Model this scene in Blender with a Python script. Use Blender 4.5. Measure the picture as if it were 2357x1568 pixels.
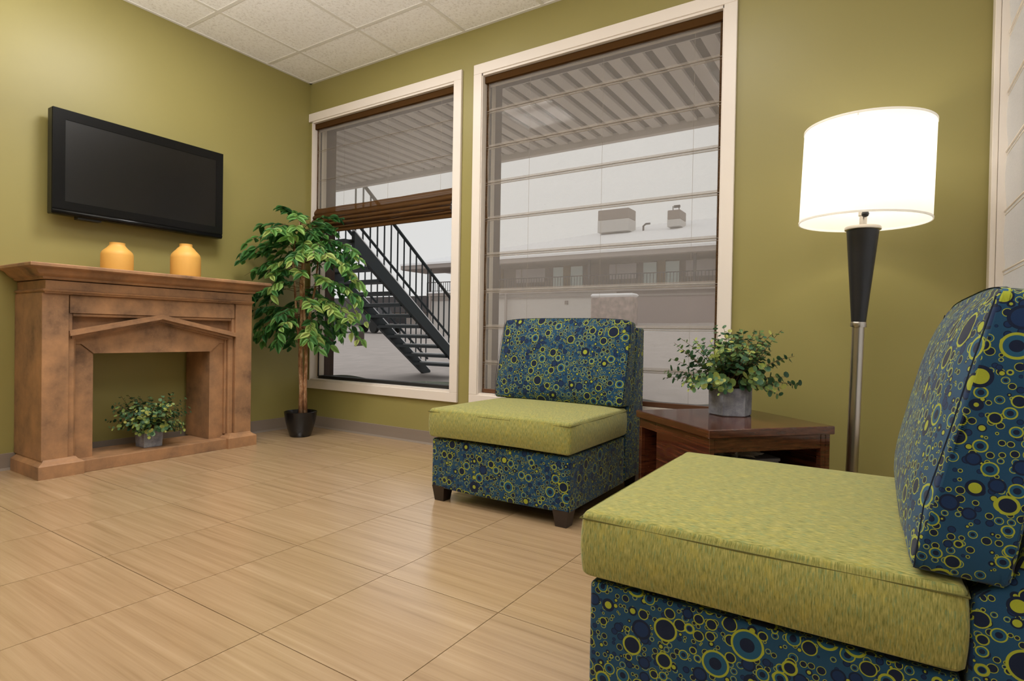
import bpy, bmesh, math, random
from mathutils import Vector, Matrix
random.seed(7)
R = math.radians
scene = bpy.context.scene
C = scene.collection
for o in list(bpy.data.objects):
    bpy.data.objects.remove(o)

# ------------------------------------------------------------------ camera
YAW, PITCH, ROLL, FPX = -0.5693990, -0.0112591, 0.0169514, 1317.597
CAM = Vector((4.034024, -3.121834, 0.795667))
fw = Vector((math.sin(YAW) * math.cos(PITCH), math.cos(YAW) * math.cos(PITCH), math.sin(PITCH)))
rt0 = Vector((math.cos(YAW), -math.sin(YAW), 0)); up0 = rt0.cross(fw)
rt = math.cos(ROLL) * rt0 + math.sin(ROLL) * up0
up = -math.sin(ROLL) * rt0 + math.cos(ROLL) * up0
cd = bpy.data.cameras.new('camera'); cam = bpy.data.objects.new('camera', cd); C.objects.link(cam)
cam.matrix_world = Matrix(((rt.x, up.x, -fw.x, CAM.x), (rt.y, up.y, -fw.y, CAM.y), (rt.z, up.z, -fw.z, CAM.z), (0, 0, 0, 1)))
cd.sensor_fit = 'HORIZONTAL'; cd.sensor_width = 36.0; cd.lens = FPX * 36.0 / 2357.0
cd.clip_start = 0.05; cd.clip_end = 300
scene.camera = cam

# ------------------------------------------------------------------ world (overcast winter sky), exposure
world = bpy.data.worlds.new('overcast_sky'); scene.world = world; world.use_nodes = True
wb = world.node_tree.nodes['Background']
wb.inputs[0].default_value = (1.0, 0.985, 0.975, 1); wb.inputs[1].default_value = 0.64
scene.view_settings.view_transform = 'Standard'; scene.view_settings.look = 'None'
scene.view_settings.gamma = 1.0; scene.view_settings.use_curve_mapping = False
scene.view_settings.exposure = 0.3
TROFFER_W = {(2, 2): 25.0, (5, 2): 9.0, (6, 4): 7.0}      # watts by tile column and row; the last two troffers are added fill
LAMP_W = 3.4          # watts of the floor lamp bulb
FILL_W = (56.0, 40.0)       # watts of the added fill uplighters, unseen out of frame

# ------------------------------------------------------------------ helpers
def sr(r, g, b):
    f = lambda c: (c / 255 / 12.92) if c <= 10 else ((c / 255 + 0.055) / 1.055) ** 2.4
    return (f(r), f(g), f(b), 1)

class NT:
    def __init__(self, name):
        self.m = bpy.data.materials.new(name); self.m.use_nodes = True
        self.t = self.m.node_tree; self.n = self.t.nodes; self.l = self.t.links
        self.b = self.n['Principled BSDF']; self.out = self.n['Material Output']
    def node(self, typ, **kw):
        x = self.n.new(typ)
        for k, v in kw.items():
            if k.startswith('i_'):
                x.inputs[k[2:].replace('_', ' ')].default_value = v
            else: setattr(x, k, v)
        return x
    def link(self, a, b): self.l.new(a, b)
    def math(self, op, a, b=None, c=None, clamp=False):
        x = self.n.new('ShaderNodeMath'); x.operation = op; x.use_clamp = clamp
        for i, v in enumerate((a, b, c)):
            if v is None: continue
            if isinstance(v, (int, float)): x.inputs[i].default_value = v
            else: self.l.new(v, x.inputs[i])
        return x.outputs[0]
    def mix(self, f, a, b):
        x = self.n.new('ShaderNodeMix'); x.data_type = 'RGBA'
        if isinstance(f, (int, float)): x.inputs[0].default_value = f
        else: self.l.new(f, x.inputs[0])
        for i, v in ((6, a), (7, b)):
            if isinstance(v, tuple): x.inputs[i].default_value = v
            else: self.l.new(v, x.inputs[i])
        return x.outputs[2]
    def ramp(self, f, stops):
        x = self.n.new('ShaderNodeValToRGB'); e = x.color_ramp.elements
        while len(e) < len(stops): e.new(0.5)
        for i, (p, c) in enumerate(stops): e[i].position = p; e[i].color = c
        self.l.new(f, x.inputs[0]); return x.outputs[0]
    def mapping(self, src, scale=(1, 1, 1), loc=(0, 0, 0)):
        x = self.n.new('ShaderNodeMapping'); x.inputs['Scale'].default_value = scale; x.inputs['Location'].default_value = loc
        self.l.new(src, x.inputs[0]); return x.outputs[0]
    def noise(self, vec, scale, detail=3, rough=0.55):
        x = self.n.new('ShaderNodeTexNoise'); x.inputs['Scale'].default_value = scale
        x.inputs['Detail'].default_value = detail; x.inputs['Roughness'].default_value = rough
        if vec is not None: self.l.new(vec, x.inputs['Vector'])
        return x.outputs[0]
    def bump(self, h, strength, dist=0.001):
        x = self.n.new('ShaderNodeBump'); x.inputs['Strength'].default_value = strength; x.inputs['Distance'].default_value = dist
        self.l.new(h, x.inputs['Height']); self.l.new(x.outputs[0], self.b.inputs['Normal'])
    def base(self, col=None, rough=None, metal=None, spec=None):
        if col is not None:
            if isinstance(col, tuple): self.b.inputs['Base Color'].default_value = col
            else: self.l.new(col, self.b.inputs['Base Color'])
        if rough is not None: self.b.inputs['Roughness'].default_value = rough
        if metal is not None: self.b.inputs['Metallic'].default_value = metal
        if spec is not None: self.b.inputs['Specular IOR Level'].default_value = spec
        return self.m

def plain(name, col, rough=0.6, metal=0.0, spec=0.5, noise=None):
    t = NT(name)
    if noise:
        sc, amt = noise
        n = t.noise(t.node('ShaderNodeTexCoord').outputs['Object'], sc, 4)
        d = tuple(max(0, c * (1 - amt)) for c in col[:3]) + (1,); u = tuple(min(1, c * (1 + amt)) for c in col[:3]) + (1,)
        t.base(t.ramp(n, [(0.3, d), (0.7, u)]), rough, metal, spec)
    else: t.base(col, rough, metal, spec)
    return t.m

# ---- materials
def wall_mat():
    t = NT('olive_paint'); co = t.node('ShaderNodeTexCoord').outputs['Object']
    n = t.noise(co, 1.1, 2); t.base(t.ramp(n, [(0.3, sr(144, 134, 78)), (0.7, sr(150, 140, 84))]), 0.42, 0, 0.4)
    t.bump(t.noise(co, 160, 2), 0.06, 0.0006); return t.m
def floor_mat():
    t = NT('striated_floor_tile'); tc = t.node('ShaderNodeTexCoord'); oi = t.node('ShaderNodeObjectInfo')
    off = t.node('ShaderNodeVectorMath', operation='SCALE'); off.inputs[0].default_value = (3.1, 17.3, 5.7); t.link(oi.outputs['Random'], off.inputs['Scale'])
    s2 = t.node('ShaderNodeVectorMath', operation='SCALE'); s2.inputs['Scale'].default_value = 3.0; t.link(off.outputs[0], s2.inputs[0])
    add = t.node('ShaderNodeVectorMath', operation='ADD'); t.link(tc.outputs['Object'], add.inputs[0]); t.link(s2.outputs[0], add.inputs[1])
    v1 = t.mapping(add.outputs[0], (1.1, 34, 1)); v2 = t.mapping(add.outputs[0], (2.2, 110, 1))
    a = t.noise(v1, 1.0, 4, 0.6); b = t.noise(v2, 1.0, 3, 0.6)
    f = t.math('ADD', t.math('MULTIPLY', a, 0.68), t.math('MULTIPLY', b, 0.32))
    f = t.math('ADD', f, t.math('MULTIPLY', t.math('SUBTRACT', oi.outputs['Random'], 0.5), 0.05))
    col = t.ramp(f, [(0.30, sr(152, 124, 92)), (0.45, sr(169, 141, 107)), (0.56, sr(177, 149, 115)), (0.70, sr(188, 161, 128))])
    t.base(col, 0.3, 0, 1.0); t.b.inputs['IOR'].default_value = 1.75
    rr = t.math('ADD', 0.19, t.math('MULTIPLY', a, 0.06)); t.link(rr, t.b.inputs['Roughness'])
    t.bump(f, 0.05, 0.0004); return t.m
def ceil_mat():
    t = NT('mineral_fibre_tile'); co = t.node('ShaderNodeTexCoord').outputs['Object']
    n = t.noise(co, 130, 3, 0.7); n2 = t.noise(co, 55, 2)
    f = t.math('ADD', t.math('MULTIPLY', n, .6), t.math('MULTIPLY', n2, .4))
    t.base(t.ramp(f, [(0.38, sr(222, 218, 212)), (0.47, sr(246, 243, 239)), (0.6, sr(250, 248, 245))]), 0.9, 0, 0.2)
    t.bump(f, 0.35, 0.002); return t.m
def wood_fire():
    t = NT('distressed_brown_wood'); co = t.node('ShaderNodeTexCoord').outputs['Object']
    n = t.noise(t.mapping(co, (1, 1, 1)), 5.5, 5, 0.65); g = t.noise(t.mapping(co, (9, 9, 3)), 1.0, 3); s = t.noise(co, 140, 2)
    f = t.math('ADD', t.math('MULTIPLY', n, .75), t.math('MULTIPLY', g, .25))
    c = t.ramp(f, [(0.32, sr(98, 74, 56)), (0.44, sr(140, 106, 78)), (0.54, sr(160, 120, 86)), (0.68, sr(182, 136, 96))])
    sp = t.math('GREATER_THAN', s, 0.69)
    t.base(t.mix(t.math('MULTIPLY', sp, 0.35), c, sr(190, 150, 100)), 0.55, 0, 0.35); t.bump(f, 0.12, 0.001); return t.m
def wood_table():
    t = NT('dark_mahogany_laminate'); co = t.node('ShaderNodeTexCoord').outputs['Object']
    n = t.noise(t.mapping(co, (4, 14, 110)), 1.0, 4)
    t.base(t.ramp(n, [(0.3, sr(58, 28, 17)), (0.55, sr(84, 44, 27)), (0.75, sr(102, 58, 36))]), 0.10, 0, 0.9); return t.m
def circles_mat():
    t = NT('circle_print_fabric'); uv = t.node('ShaderNodeTexCoord').outputs['UV']
    blue, navy, mid, yel = sr(24, 66, 102), sr(8, 22, 52), sr(28, 82, 112), sr(160, 168, 44)
    pn = t.noise(uv, 9, 2)
    col = t.mix(t.math('MULTIPLY', pn, .7), blue, sr(26, 74, 100))
    def layer(col, scale, loc, keep):
        v = t.mapping(uv, (1, 1, 1), loc)
        a = t.node('ShaderNodeTexVoronoi', voronoi_dimensions='2D', feature='F1'); b = t.node('ShaderNodeTexVoronoi', voronoi_dimensions='2D', feature='N_SPHERE_RADIUS')
        for x in (a, b):
            x.inputs['Scale'].default_value = scale; x.inputs['Randomness'].default_value = 0.92; t.link(v, x.inputs['Vector'])
        sep = t.node('ShaderNodeSeparateColor'); t.link(a.outputs['Color'], sep.inputs[0])
        rr, rg, rb = sep.outputs[0], sep.outputs[1], sep.outputs[2]
        rad = t.math('MULTIPLY', b.outputs['Radius'], 0.94)
        q = t.math('DIVIDE', a.outputs['Distance'], rad)
        big = t.math('GREATER_THAN', rad, 0.13)
        inside = t.math('MULTIPLY', t.math('LESS_THAN', q, 1.0), t.math('MULTIPLY', big, t.math('LESS_THAN', rb, keep)))
        # yellow ring with dark or blue heart
        wring = t.math('SUBTRACT', 1.0, t.math('DIVIDE', 0.07, rad))
        ring = t.math('GREATER_THAN', q, wring)
        core = t.math('LESS_THAN', q, 0.45)
        heart = t.mix(t.math('GREATER_THAN', rg, 0.55), navy, t.mix(core, mid, navy))
        A = t.mix(ring, heart, yel)
        # yellow dot in a navy ring
        D = t.mix(t.math('LESS_THAN', q, t.math('ADD', 0.3, t.math('MULTIPLY', rg, 0.5))), navy, yel)
        # navy disc
        E_ = t.mix(t.math('LESS_THAN', q, 0.75), navy, sr(13, 42, 84))
        c = t.mix(t.math('GREATER_THAN', rr, 0.68), A, E_)
        c = t.mix(t.math('GREATER_THAN', rr, 0.87), c, D)
        return t.mix(inside, col, c)
    col = layer(col, 70, (0.37, 0.11, 0), 0.95)
    col = layer(col, 37, (3.3, 1.7, 0), 0.8)
    col = layer(col, 18.5, (7.7, 5.1, 0), 0.6)
    wv = t.noise(t.mapping(uv, (900, 900, 1)), 1.0, 1)
    col = t.mix(t.math('MULTIPLY', wv, 0.25), col, (0.01, 0.02, 0.03, 1))
    t.base(col, 0.85, 0, 0.25); t.b.inputs['Sheen Weight'].default_value = 0.12
    t.bump(wv, 0.35, 0.0006); return t.m
def green_mat():
    t = NT('heathered_green_fabric'); uv = t.node('ShaderNodeTexCoord').outputs['UV']
    a = t.noise(t.mapping(uv, (480, 58, 1)), 1.0, 2, 0.6); b = t.noise(t.mapping(uv, (330, 44, 1), (5, 9, 0)), 1.0, 2); c = t.noise(t.mapping(uv, (60, 22, 1), (2, 7, 0)), 1.0, 3)
    w = t.noise(t.mapping(uv, (700, 700, 1)), 1.0, 1)
    col = t.ramp(a, [(0.28, sr(104, 106, 50)), (0.46, sr(142, 141, 76)), (0.56, sr(156, 150, 84)), (0.74, sr(184, 172, 102))])
    col = t.mix(t.math('MULTIPLY', t.math('GREATER_THAN', b, 0.6), 0.5), col, sr(112, 140, 96))
    col = t.mix(t.math('MULTIPLY', t.math('GREATER_THAN', c, 0.58), 0.22), col, sr(186, 168, 70))
    t.base(col, 0.85, 0, 0.2); t.b.inputs['Sheen Weight'].default_value = 0.2
    t.bump(t.math('ADD', a, w), 0.4, 0.0008); return t.m
def sheer(name, col, transp, tint=(1, 1, 1, 1), through=.5):
    t = NT(name); uv = t.node('ShaderNodeTexCoord').outputs['Object']
    tr = t.node('ShaderNodeBsdfTransparent'); tr.inputs[0].default_value = tint
    df = t.node('ShaderNodeBsdfDiffuse'); df.inputs[0].default_value = col
    tl = t.node('ShaderNodeBsdfTranslucent'); tl.inputs[0].default_value = col
    m1 = t.node('ShaderNodeMixShader'); m1.inputs[0].default_value = through; t.link(df.outputs[0], m1.inputs[1]); t.link(tl.outputs[0], m1.inputs[2])
    m2 = t.node('ShaderNodeMixShader'); t.link(m1.outputs[0], m2.inputs[1]); t.link(tr.outputs[0], m2.inputs[2])
    n = t.noise(t.mapping(uv, (60, 60, 220)), 1.0, 2); f = t.math('ADD', transp - 0.04, t.math('MULTIPLY', n, 0.08)); t.link(f, m2.inputs[0])
    t.link(m2.outputs[0], t.out.inputs[0]); return t.m
def glass_mat():
    t = NT('window_glass'); tr = t.node('ShaderNodeBsdfTransparent'); tr.inputs[0].default_value = (0.97, 0.975, 0.97, 1)
    gl = t.node('ShaderNodeBsdfGlossy'); gl.inputs['Roughness'].default_value = 0.02
    fr = t.node('ShaderNodeFresnel'); fr.inputs[0].default_value = 1.13
    m = t.node('ShaderNodeMixShader'); t.link(fr.outputs[0], m.inputs[0]); t.link(tr.outputs[0], m.inputs[1]); t.link(gl.outputs[0], m.inputs[2])
    t.link(m.outputs[0], t.out.inputs[0]); return t.m
def emit(name, col, s):
    t = NT(name); e = t.node('ShaderNodeEmission'); e.inputs[0].default_value = col; e.inputs[1].default_value = s
    t.link(e.outputs[0], t.out.inputs[0]); return t.m
def shade_mat():
    t = NT('white_linen_shade'); tl = t.node('ShaderNodeBsdfTranslucent'); tl.inputs[0].default_value = (0.92, 0.9, 0.86, 1)
    df = t.node('ShaderNodeBsdfDiffuse'); df.inputs[0].default_value = (0.92, 0.9, 0.87, 1)
    m = t.node('ShaderNodeMixShader'); m.inputs[0].default_value = 0.5; t.link(df.outputs[0], m.inputs[1]); t.link(tl.outputs[0], m.inputs[2])
    t.link(m.outputs[0], t.out.inputs[0]); return t.m
def leaf_mat(name, cols, island=False, transl=0.35, rough=0.45):
    t = NT(name)
    if island: rnd = t.node('ShaderNodeNewGeometry').outputs['Random Per Island']
    else: rnd = t.node('ShaderNodeObjectInfo').outputs['Random']
    n = len(cols); col = t.ramp(rnd, [(i / (n - 1) if n > 1 else 0, c) for i, c in enumerate(cols)])
    t.base(col, rough, 0, 0.4)
    tl = t.node('ShaderNodeBsdfTranslucent'); t.link(col, tl.inputs[0])
    m = t.node('ShaderNodeMixShader'); m.inputs[0].default_value = transl; t.link(t.b.outputs[0], m.inputs[1]); t.link(tl.outputs[0], m.inputs[2])
    t.link(m.outputs[0], t.out.inputs[0]); return t.m
def concrete():
    t = NT('grey_concrete'); co = t.node('ShaderNodeTexCoord').outputs['Object']
    n = t.noise(co, 22, 6, 0.7); t.base(t.ramp(n, [(0.3, sr(112, 112, 122)), (0.5, sr(144, 145, 156)), (0.7, sr(174, 174, 182))]), 0.85, 0, 0.2)
    t.bump(n, 0.3, 0.002); return t.m
def bark():
    t = NT('ficus_bark'); co = t.node('ShaderNodeTexCoord').outputs['Object']
    n = t.noise(t.mapping(co, (40, 40, 14)), 1.0, 4, .7); t.base(t.ramp(n, [(0.3, sr(104, 70, 46)), (0.5, sr(160, 116, 82)), (0.68, sr(208, 178, 146))]), 0.75, 0, .25)
    t.bump(n, 0.4, 0.002); return t.m

M = dict(
    wall=wall_mat(), floor=floor_mat(), ceil=ceil_mat(), grid=plain('white_grid_metal', sr(226, 222, 214), .5),
    grout=plain('dark_grout', sr(96, 70, 46), .9), trim=plain('cream_trim_paint', sr(230, 219, 208), .4, 0, .45),
    base=plain('taupe_vinyl_base', sr(136, 122, 110), .5), fire=wood_fire(), table=wood_table(), circ=circles_mat(), green=green_mat(),
    leg=plain('espresso_wood', sr(38, 24, 18), .35), tvb=plain('gloss_black_plastic', (0.006, 0.006, 0.006, 1), .22, 0, .2), tvs=plain('black_screen', (0.002, 0.002, 0.002, 1), .25, 0, .6),
    tvm=plain('dark_mount_steel', (0.02, 0.02, 0.02, 1), .5), vase=plain('mustard_ceramic', sr(222, 168, 84), .5, 0, .35, (9, .05)),
    potblk=plain('glossy_black_pot', (0.006, 0.006, 0.007, 1), .25), soil=plain('brown_moss', sr(72, 44, 28), .95, 0, .1, (60, .5)), conc=concrete(), bark=bark(),
    twig=plain('brown_twig', sr(92, 66, 42), .7), stem=plain('reddish_stem', sr(96, 70, 44), .7),
    leaf=leaf_mat('ficus_leaf', [sr(76, 132, 78), sr(112, 170, 98), sr(146, 200, 110), sr(184, 220, 124), sr(220, 234, 144)], False, .55),
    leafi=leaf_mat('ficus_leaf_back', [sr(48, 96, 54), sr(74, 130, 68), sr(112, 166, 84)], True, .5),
    euc=leaf_mat('eucalyptus_leaf', [sr(60, 98, 72), sr(82, 122, 86), sr(120, 152, 98), sr(158, 176, 88), sr(200, 202, 112)], False, .35),
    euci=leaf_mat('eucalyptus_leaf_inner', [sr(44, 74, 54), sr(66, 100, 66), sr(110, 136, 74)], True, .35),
    seam=plain('olive_seam_shadow', sr(92, 88, 38), .9), seamb=plain('dark_navy_thread', sr(10, 24, 44), .9),
    steel=plain('brushed_nickel', sr(190, 182, 172), .28, 1.0), black=plain('satin_black_wood', (0.012, 0.012, 0.014, 1), .38), shade=shade_mat(),
    bulb=emit('lit_bulb', (1, .93, .8, 1), 20), alum=plain('beige_aluminium', sr(196, 184, 164), .4, .2), gask=plain('black_gasket', (0.01, 0.009, 0.008, 1), .6),
    brownj=plain('dark_brown_cladding', sr(66, 48, 38), .7, 0, .3, (30, .2)), glass=glass_mat(),
    sheer=sheer('brown_sheer_fabric', sr(214, 206, 198), .68, (.98, .97, .95, 1)), sheerhem=sheer('brown_sheer_hem', sr(112, 84, 56), .22), shadefold=sheer('brown_fold_fabric', sr(108, 76, 44), .06),
    sheerw=sheer('white_sheer_fabric', (.96, .955, .95, 1), .5, (1, 1, 1, 1), .8), rib=plain('shade_rib_tape', sr(140, 130, 118), .8, 0, .2), cord=plain('shade_cord', sr(150, 140, 128), .8), brownbar=plain('brown_bottom_bar', sr(92, 56, 28), .6),
    lens=emit('troffer_lens', (1, .965, .9, 1), 3.0),
    snow=plain('snow', sr(250, 250, 252), .9, 0, .2), lot=plain('snowy_gravel_lot', sr(190, 181, 176), .95, 0, .1, (3, .07)), deck=plain('painted_steel_deck', sr(238, 232, 226), .6), deckshade=plain('shaded_deck_flute', sr(88, 78, 68), .8),
    stair=plain('dark_green_steel', sr(26, 38, 44), .5), bwall=plain('taupe_stucco', sr(138, 124, 118), .9), bwalld=plain('mauve_siding', sr(162, 146, 142), .9), bwalll=plain('pale_block_wall', sr(214, 208, 202), .9),
    tan=plain('tan_column', sr(150, 130, 104), .9), doorp=plain('pale_green_door', sr(220, 234, 230), .6), wing=plain('curtained_window', sr(196, 186, 184), .5), rail=plain('dark_rail', sr(80, 74, 74), .6),
    fascia=plain('grey_fascia', sr(170, 160, 154), .8), stone=plain('mottled_stone', sr(168, 150, 142), .95, 0, .1, (5, .3)), acd=plain('ac_brown', sr(140, 128, 120), .8), acl=plain('ac_grey', sr(196, 192, 188), .8),
    car=plain('dark_car_paint', sr(64, 62, 66), .35), carl=plain('silver_car_paint', sr(150, 148, 150), .35), tyre=plain('tyre', (0.02, 0.02, 0.02, 1), .8), carg=plain('car_glass', (0.03, 0.03, 0.035, 1), .1),
    post=plain('weathered_post', sr(82, 72, 66), .9), bag=plain('crumpled_plastic', sr(196, 186, 170), .5), box=plain('grey_box', sr(120, 116, 118), .7), drift=plain('shaded_sill_snow', sr(112, 118, 110), .9, 0, .1),
)

def tag(o, label=None, cat=None, group=None, kind=None):
    if label: o['label'] = label
    if cat: o['category'] = cat
    if group: o['group'] = group
    if kind: o['kind'] = kind
    return o
def empty(name, loc=(0, 0, 0), rz=0.0, parent=None):
    o = bpy.data.objects.new(name, None); C.objects.link(o); o.location = loc; o.rotation_euler = (0, 0, rz); o.empty_display_size = .05
    if parent: o.parent = parent
    return o
def thing(name, label, cat, loc=(0, 0, 0), rz=0.0, group=None):
    return tag(empty(name, loc, rz), label, cat, group)

class B:
    """collects shapes; build() links them as one mesh object (coordinates local to the parent)"""
    def __init__(self): self.bm = bmesh.new()
    def box(self, x0, x1, y0, y1, z0, z1, bev=0.0, seg=1, rot=None, piv=None):
        r = bmesh.ops.create_cube(self.bm, size=1.0); vs = r['verts']
        for v in vs:
            v.co = Vector((x0 + (v.co.x + .5) * (x1 - x0), y0 + (v.co.y + .5) * (y1 - y0), z0 + (v.co.z + .5) * (z1 - z0)))
        if bev > 0:
            es = {e for v in vs for e in v.link_edges}
            rr = bmesh.ops.bevel(self.bm, geom=list(es), offset=bev, segments=seg, affect='EDGES', profile=0.5)
            vs = list({v for f in rr['faces'] for v in f.verts} | {v for v in vs if v.is_valid})
        if rot is not None:
            p = Vector(piv or ((x0 + x1) / 2, (y0 + y1) / 2, (z0 + z1) / 2))
            for v in vs: v.co = p + rot @ (v.co - p)
        return vs
    def prism(self, poly, ext, a0, a1):
        """poly: 2-D list; ext axis 0/1/2; the other two axes in order take the poly"""
        ax = [i for i in (0, 1, 2) if i != ext]; rings = []
        for a in (a0, a1):
            ring = []
            for p in poly:
                c = [0, 0, 0]; c[ext] = a; c[ax[0]] = p[0]; c[ax[1]] = p[1]; ring.append(self.bm.verts.new(c))
            rings.append(ring)
        n = len(poly); fs = []
        for i in range(n):
            fs.append(self.bm.faces.new((rings[0][i], rings[0][(i + 1) % n], rings[1][(i + 1) % n], rings[1][i])))
        fs.append(self.bm.faces.new(rings[0])); fs.append(self.bm.faces.new(list(reversed(rings[1]))))
        bmesh.ops.recalc_face_normals(self.bm, faces=fs); return fs
    def lathe(self, prof, seg=32, c=(0, 0), cap=True):
        rings = []
        for r, z in prof:
            if r < 1e-6: rings.append([self.bm.verts.new((c[0], c[1], z))]); continue
            rings.append([self.bm.verts.new((c[0] + r * math.cos(2 * math.pi * i / seg), c[1] + r * math.sin(2 * math.pi * i / seg), z)) for i in range(seg)])
        fs = []
        for a, b in zip(rings, rings[1:]):
            for i in range(seg):
                j = (i + 1) % seg
                if len(a) == 1 and len(b) == 1: continue
                if len(a) == 1: fs.append(self.bm.faces.new((a[0], b[j], b[i])))
                elif len(b) == 1: fs.append(self.bm.faces.new((a[i], a[j], b[0])))
                else: fs.append(self.bm.faces.new((a[i], a[j], b[j], b[i])))
        if cap:
            for rg in (rings[0], rings[-1]):
                if len(rg) > 1: fs.append(self.bm.faces.new(rg))
        bmesh.ops.recalc_face_normals(self.bm, faces=fs)
    def tube(self, pts, rad, seg=8, cap=True):
        pts = [Vector(p) for p in pts]; n = len(pts); rads = rad if isinstance(rad, (list, tuple)) else [rad] * n
        rings = []; ref = Vector((0.31, 0.77, 0.55)).normalized(); fs = []
        for i, p in enumerate(pts):
            d = (pts[min(i + 1, n - 1)] - pts[max(i - 1, 0)]).normalized()
            a = d.cross(ref); a = a.normalized() if a.length > 1e-4 else d.orthogonal().normalized()
            b = d.cross(a)
            rings.append([self.bm.verts.new(p + rads[i] * (math.cos(2 * math.pi * k / seg) * a + math.sin(2 * math.pi * k / seg) * b)) for k in range(seg)])
        for a, b in zip(rings, rings[1:]):
            for k in range(seg): fs.append(self.bm.faces.new((a[k], a[(k + 1) % seg], b[(k + 1) % seg], b[k])))
        if cap: fs.append(self.bm.faces.new(rings[0])); fs.append(self.bm.faces.new(rings[-1]))
        bmesh.ops.recalc_face_normals(self.bm, faces=fs)
    def quad(self, *vs): return self.bm.faces.new([self.bm.verts.new(v) for v in vs])
    def build(self, name, mat, parent=None, smooth=False, uv=False, kind=None, world=False):
        bm = self.bm
        if parent is not None and world:
            m = Matrix.Rotation(-parent.rotation_euler.z, 4, 'Z') @ Matrix.Translation(-Vector(parent.location))
            bmesh.ops.transform(bm, matrix=m, verts=bm.verts)
        if uv:
            L = bm.loops.layers.uv.new('UVMap')
            for f in bm.faces:
                n = f.normal if f.normal.length > 0 else (f.normal_update() or f.normal); a = [abs(n.x), abs(n.y), abs(n.z)]; k = a.index(max(a))
                for lp in f.loops:
                    c = lp.vert.co
                    lp[L].uv = (c.x + .13, c.y + .31) if k == 2 else ((c.x + 1.7, c.z + 2.1) if k == 1 else (c.y + 3.9, c.z + 4.3))
        me = bpy.data.meshes.new(name); bm.to_mesh(me); bm.free()
        if smooth:
            me.polygons.foreach_set('use_smooth', [True] * len(me.polygons))
        me.materials.append(mat)
        o = bpy.data.objects.new(name, me); C.objects.link(o)
        if parent is not None: o.parent = parent
        if kind: o['kind'] = kind
        return o
def autosmooth(o, ang=40):
    me = o.data
    me.polygons.foreach_set('use_smooth', [True] * len(me.polygons))
    me.set_sharp_from_angle(angle=R(ang)) if hasattr(me, 'set_sharp_from_angle') else None
    return o
def part(name, mat, parent, *boxes, bev=0.0, world=True, uv=False, kind=None):
    b = B()
    for x in boxes: b.box(*x, bev=bev)
    return b.build(name, mat, parent, uv=uv, kind=kind, world=world)

# ================================================================== ROOM SHELL
H = 2.85; XR = 4.43; YR = -6.6; T = .25
W1 = (.04, 1.537, .384, 2.53); W2 = (1.772, 3.323, .384, 2.53); W3 = (-2.9, -.085, .384, 2.66)
def structure(name, b, mat): return b.build(name, mat, kind='structure')
# floor with its tiles
b = B(); b.box(0, XR, YR, 0, -.12, -.004); floor = structure('floor', b, M['grout'])
TS = .4478; OX = 1.345; OY = -2.2155; cache = {}
def cuts(lo, hi, o, s):
    v = [lo]; k = math.ceil((lo - o) / s + 1e-6)
    while o + k * s < hi - 1e-6:
        if o + k * s > lo + .02: v.append(o + k * s)
        k += 1
    return v + [hi]
xs, ys = cuts(0, XR, OX, TS), cuts(YR, 0, OY, TS)
def panel_mesh(key, w, d, z0, z1, bev, mat, name):
    if key not in cache:
        bb = B(); bb.box(-w / 2, w / 2, -d / 2, d / 2, z0, z1, bev=bev)
        me = bpy.data.meshes.new(name); bb.bm.to_mesh(me); bb.bm.free(); me.materials.append(mat); cache[key] = me
    return cache[key]
for x0, x1 in zip(xs, xs[1:]):
    for y0, y1 in zip(ys, ys[1:]):
        g = .0012; w, d = round(x1 - x0 - 2 * g, 4), round(y1 - y0 - 2 * g, 4)
        if w < .01 or d < .01: continue
        o = bpy.data.objects.new('floor_tile', panel_mesh(('f', w, d), w, d, -.006, 0, 0, M['floor'], 'floor_tile'))
        C.objects.link(o); o.parent = floor; o.location = ((x0 + x1) / 2, (y0 + y1) / 2, 0)
# ceiling: slab, grid, tiles
b = B(); b.box(0, XR, YR, 0, H + .03, H + .15); ceiling = structure('ceiling', b, M['grid'])
CS = .6135; cx = cuts(0, XR, .39, CS); cy = cuts(YR, 0, -.41, CS)
TROFF = list(TROFFER_W)      # column, row (from the window wall) of ceiling tiles replaced by light fittings
rows = list(zip(cy, cy[1:]))[::-1]; cols = list(zip(cx, cx[1:])); trofs = []
for i, (x0, x1) in enumerate(cols):
    for j, (y0, y1) in enumerate(rows):
        if (i, j) in TROFF: trofs.append((x0, x1, y0, y1, TROFFER_W[(i, j)])); continue
        g = .011; w, d = round(x1 - x0 - 2 * g, 4), round(y1 - y0 - 2 * g, 4)
        o = bpy.data.objects.new('ceiling_tile', panel_mesh(('c', w, d), w, d, .004, .02, 0, M['ceil'], 'ceiling_tile'))
        C.objects.link(o); o.parent = ceiling; o.location = ((x0 + x1) / 2, (y0 + y1) / 2, H)
for x in cx[1:-1]: part('grid_bar', M['grid'], ceiling, (x - .012, x + .012, YR, 0, H, H + .03))
for y in cy[1:-1]: part('grid_bar', M['grid'], ceiling, (0, XR, y - .012, y + .012, H + .0005, H + .03))
for e in ((0, .02, YR, 0), (XR - .02, XR, YR, 0), (0, XR, -.02, 0), (0, XR, YR, YR + .02)): part('edge_angle', M['grid'], ceiling, e + (H - .001, H + .03))
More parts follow.
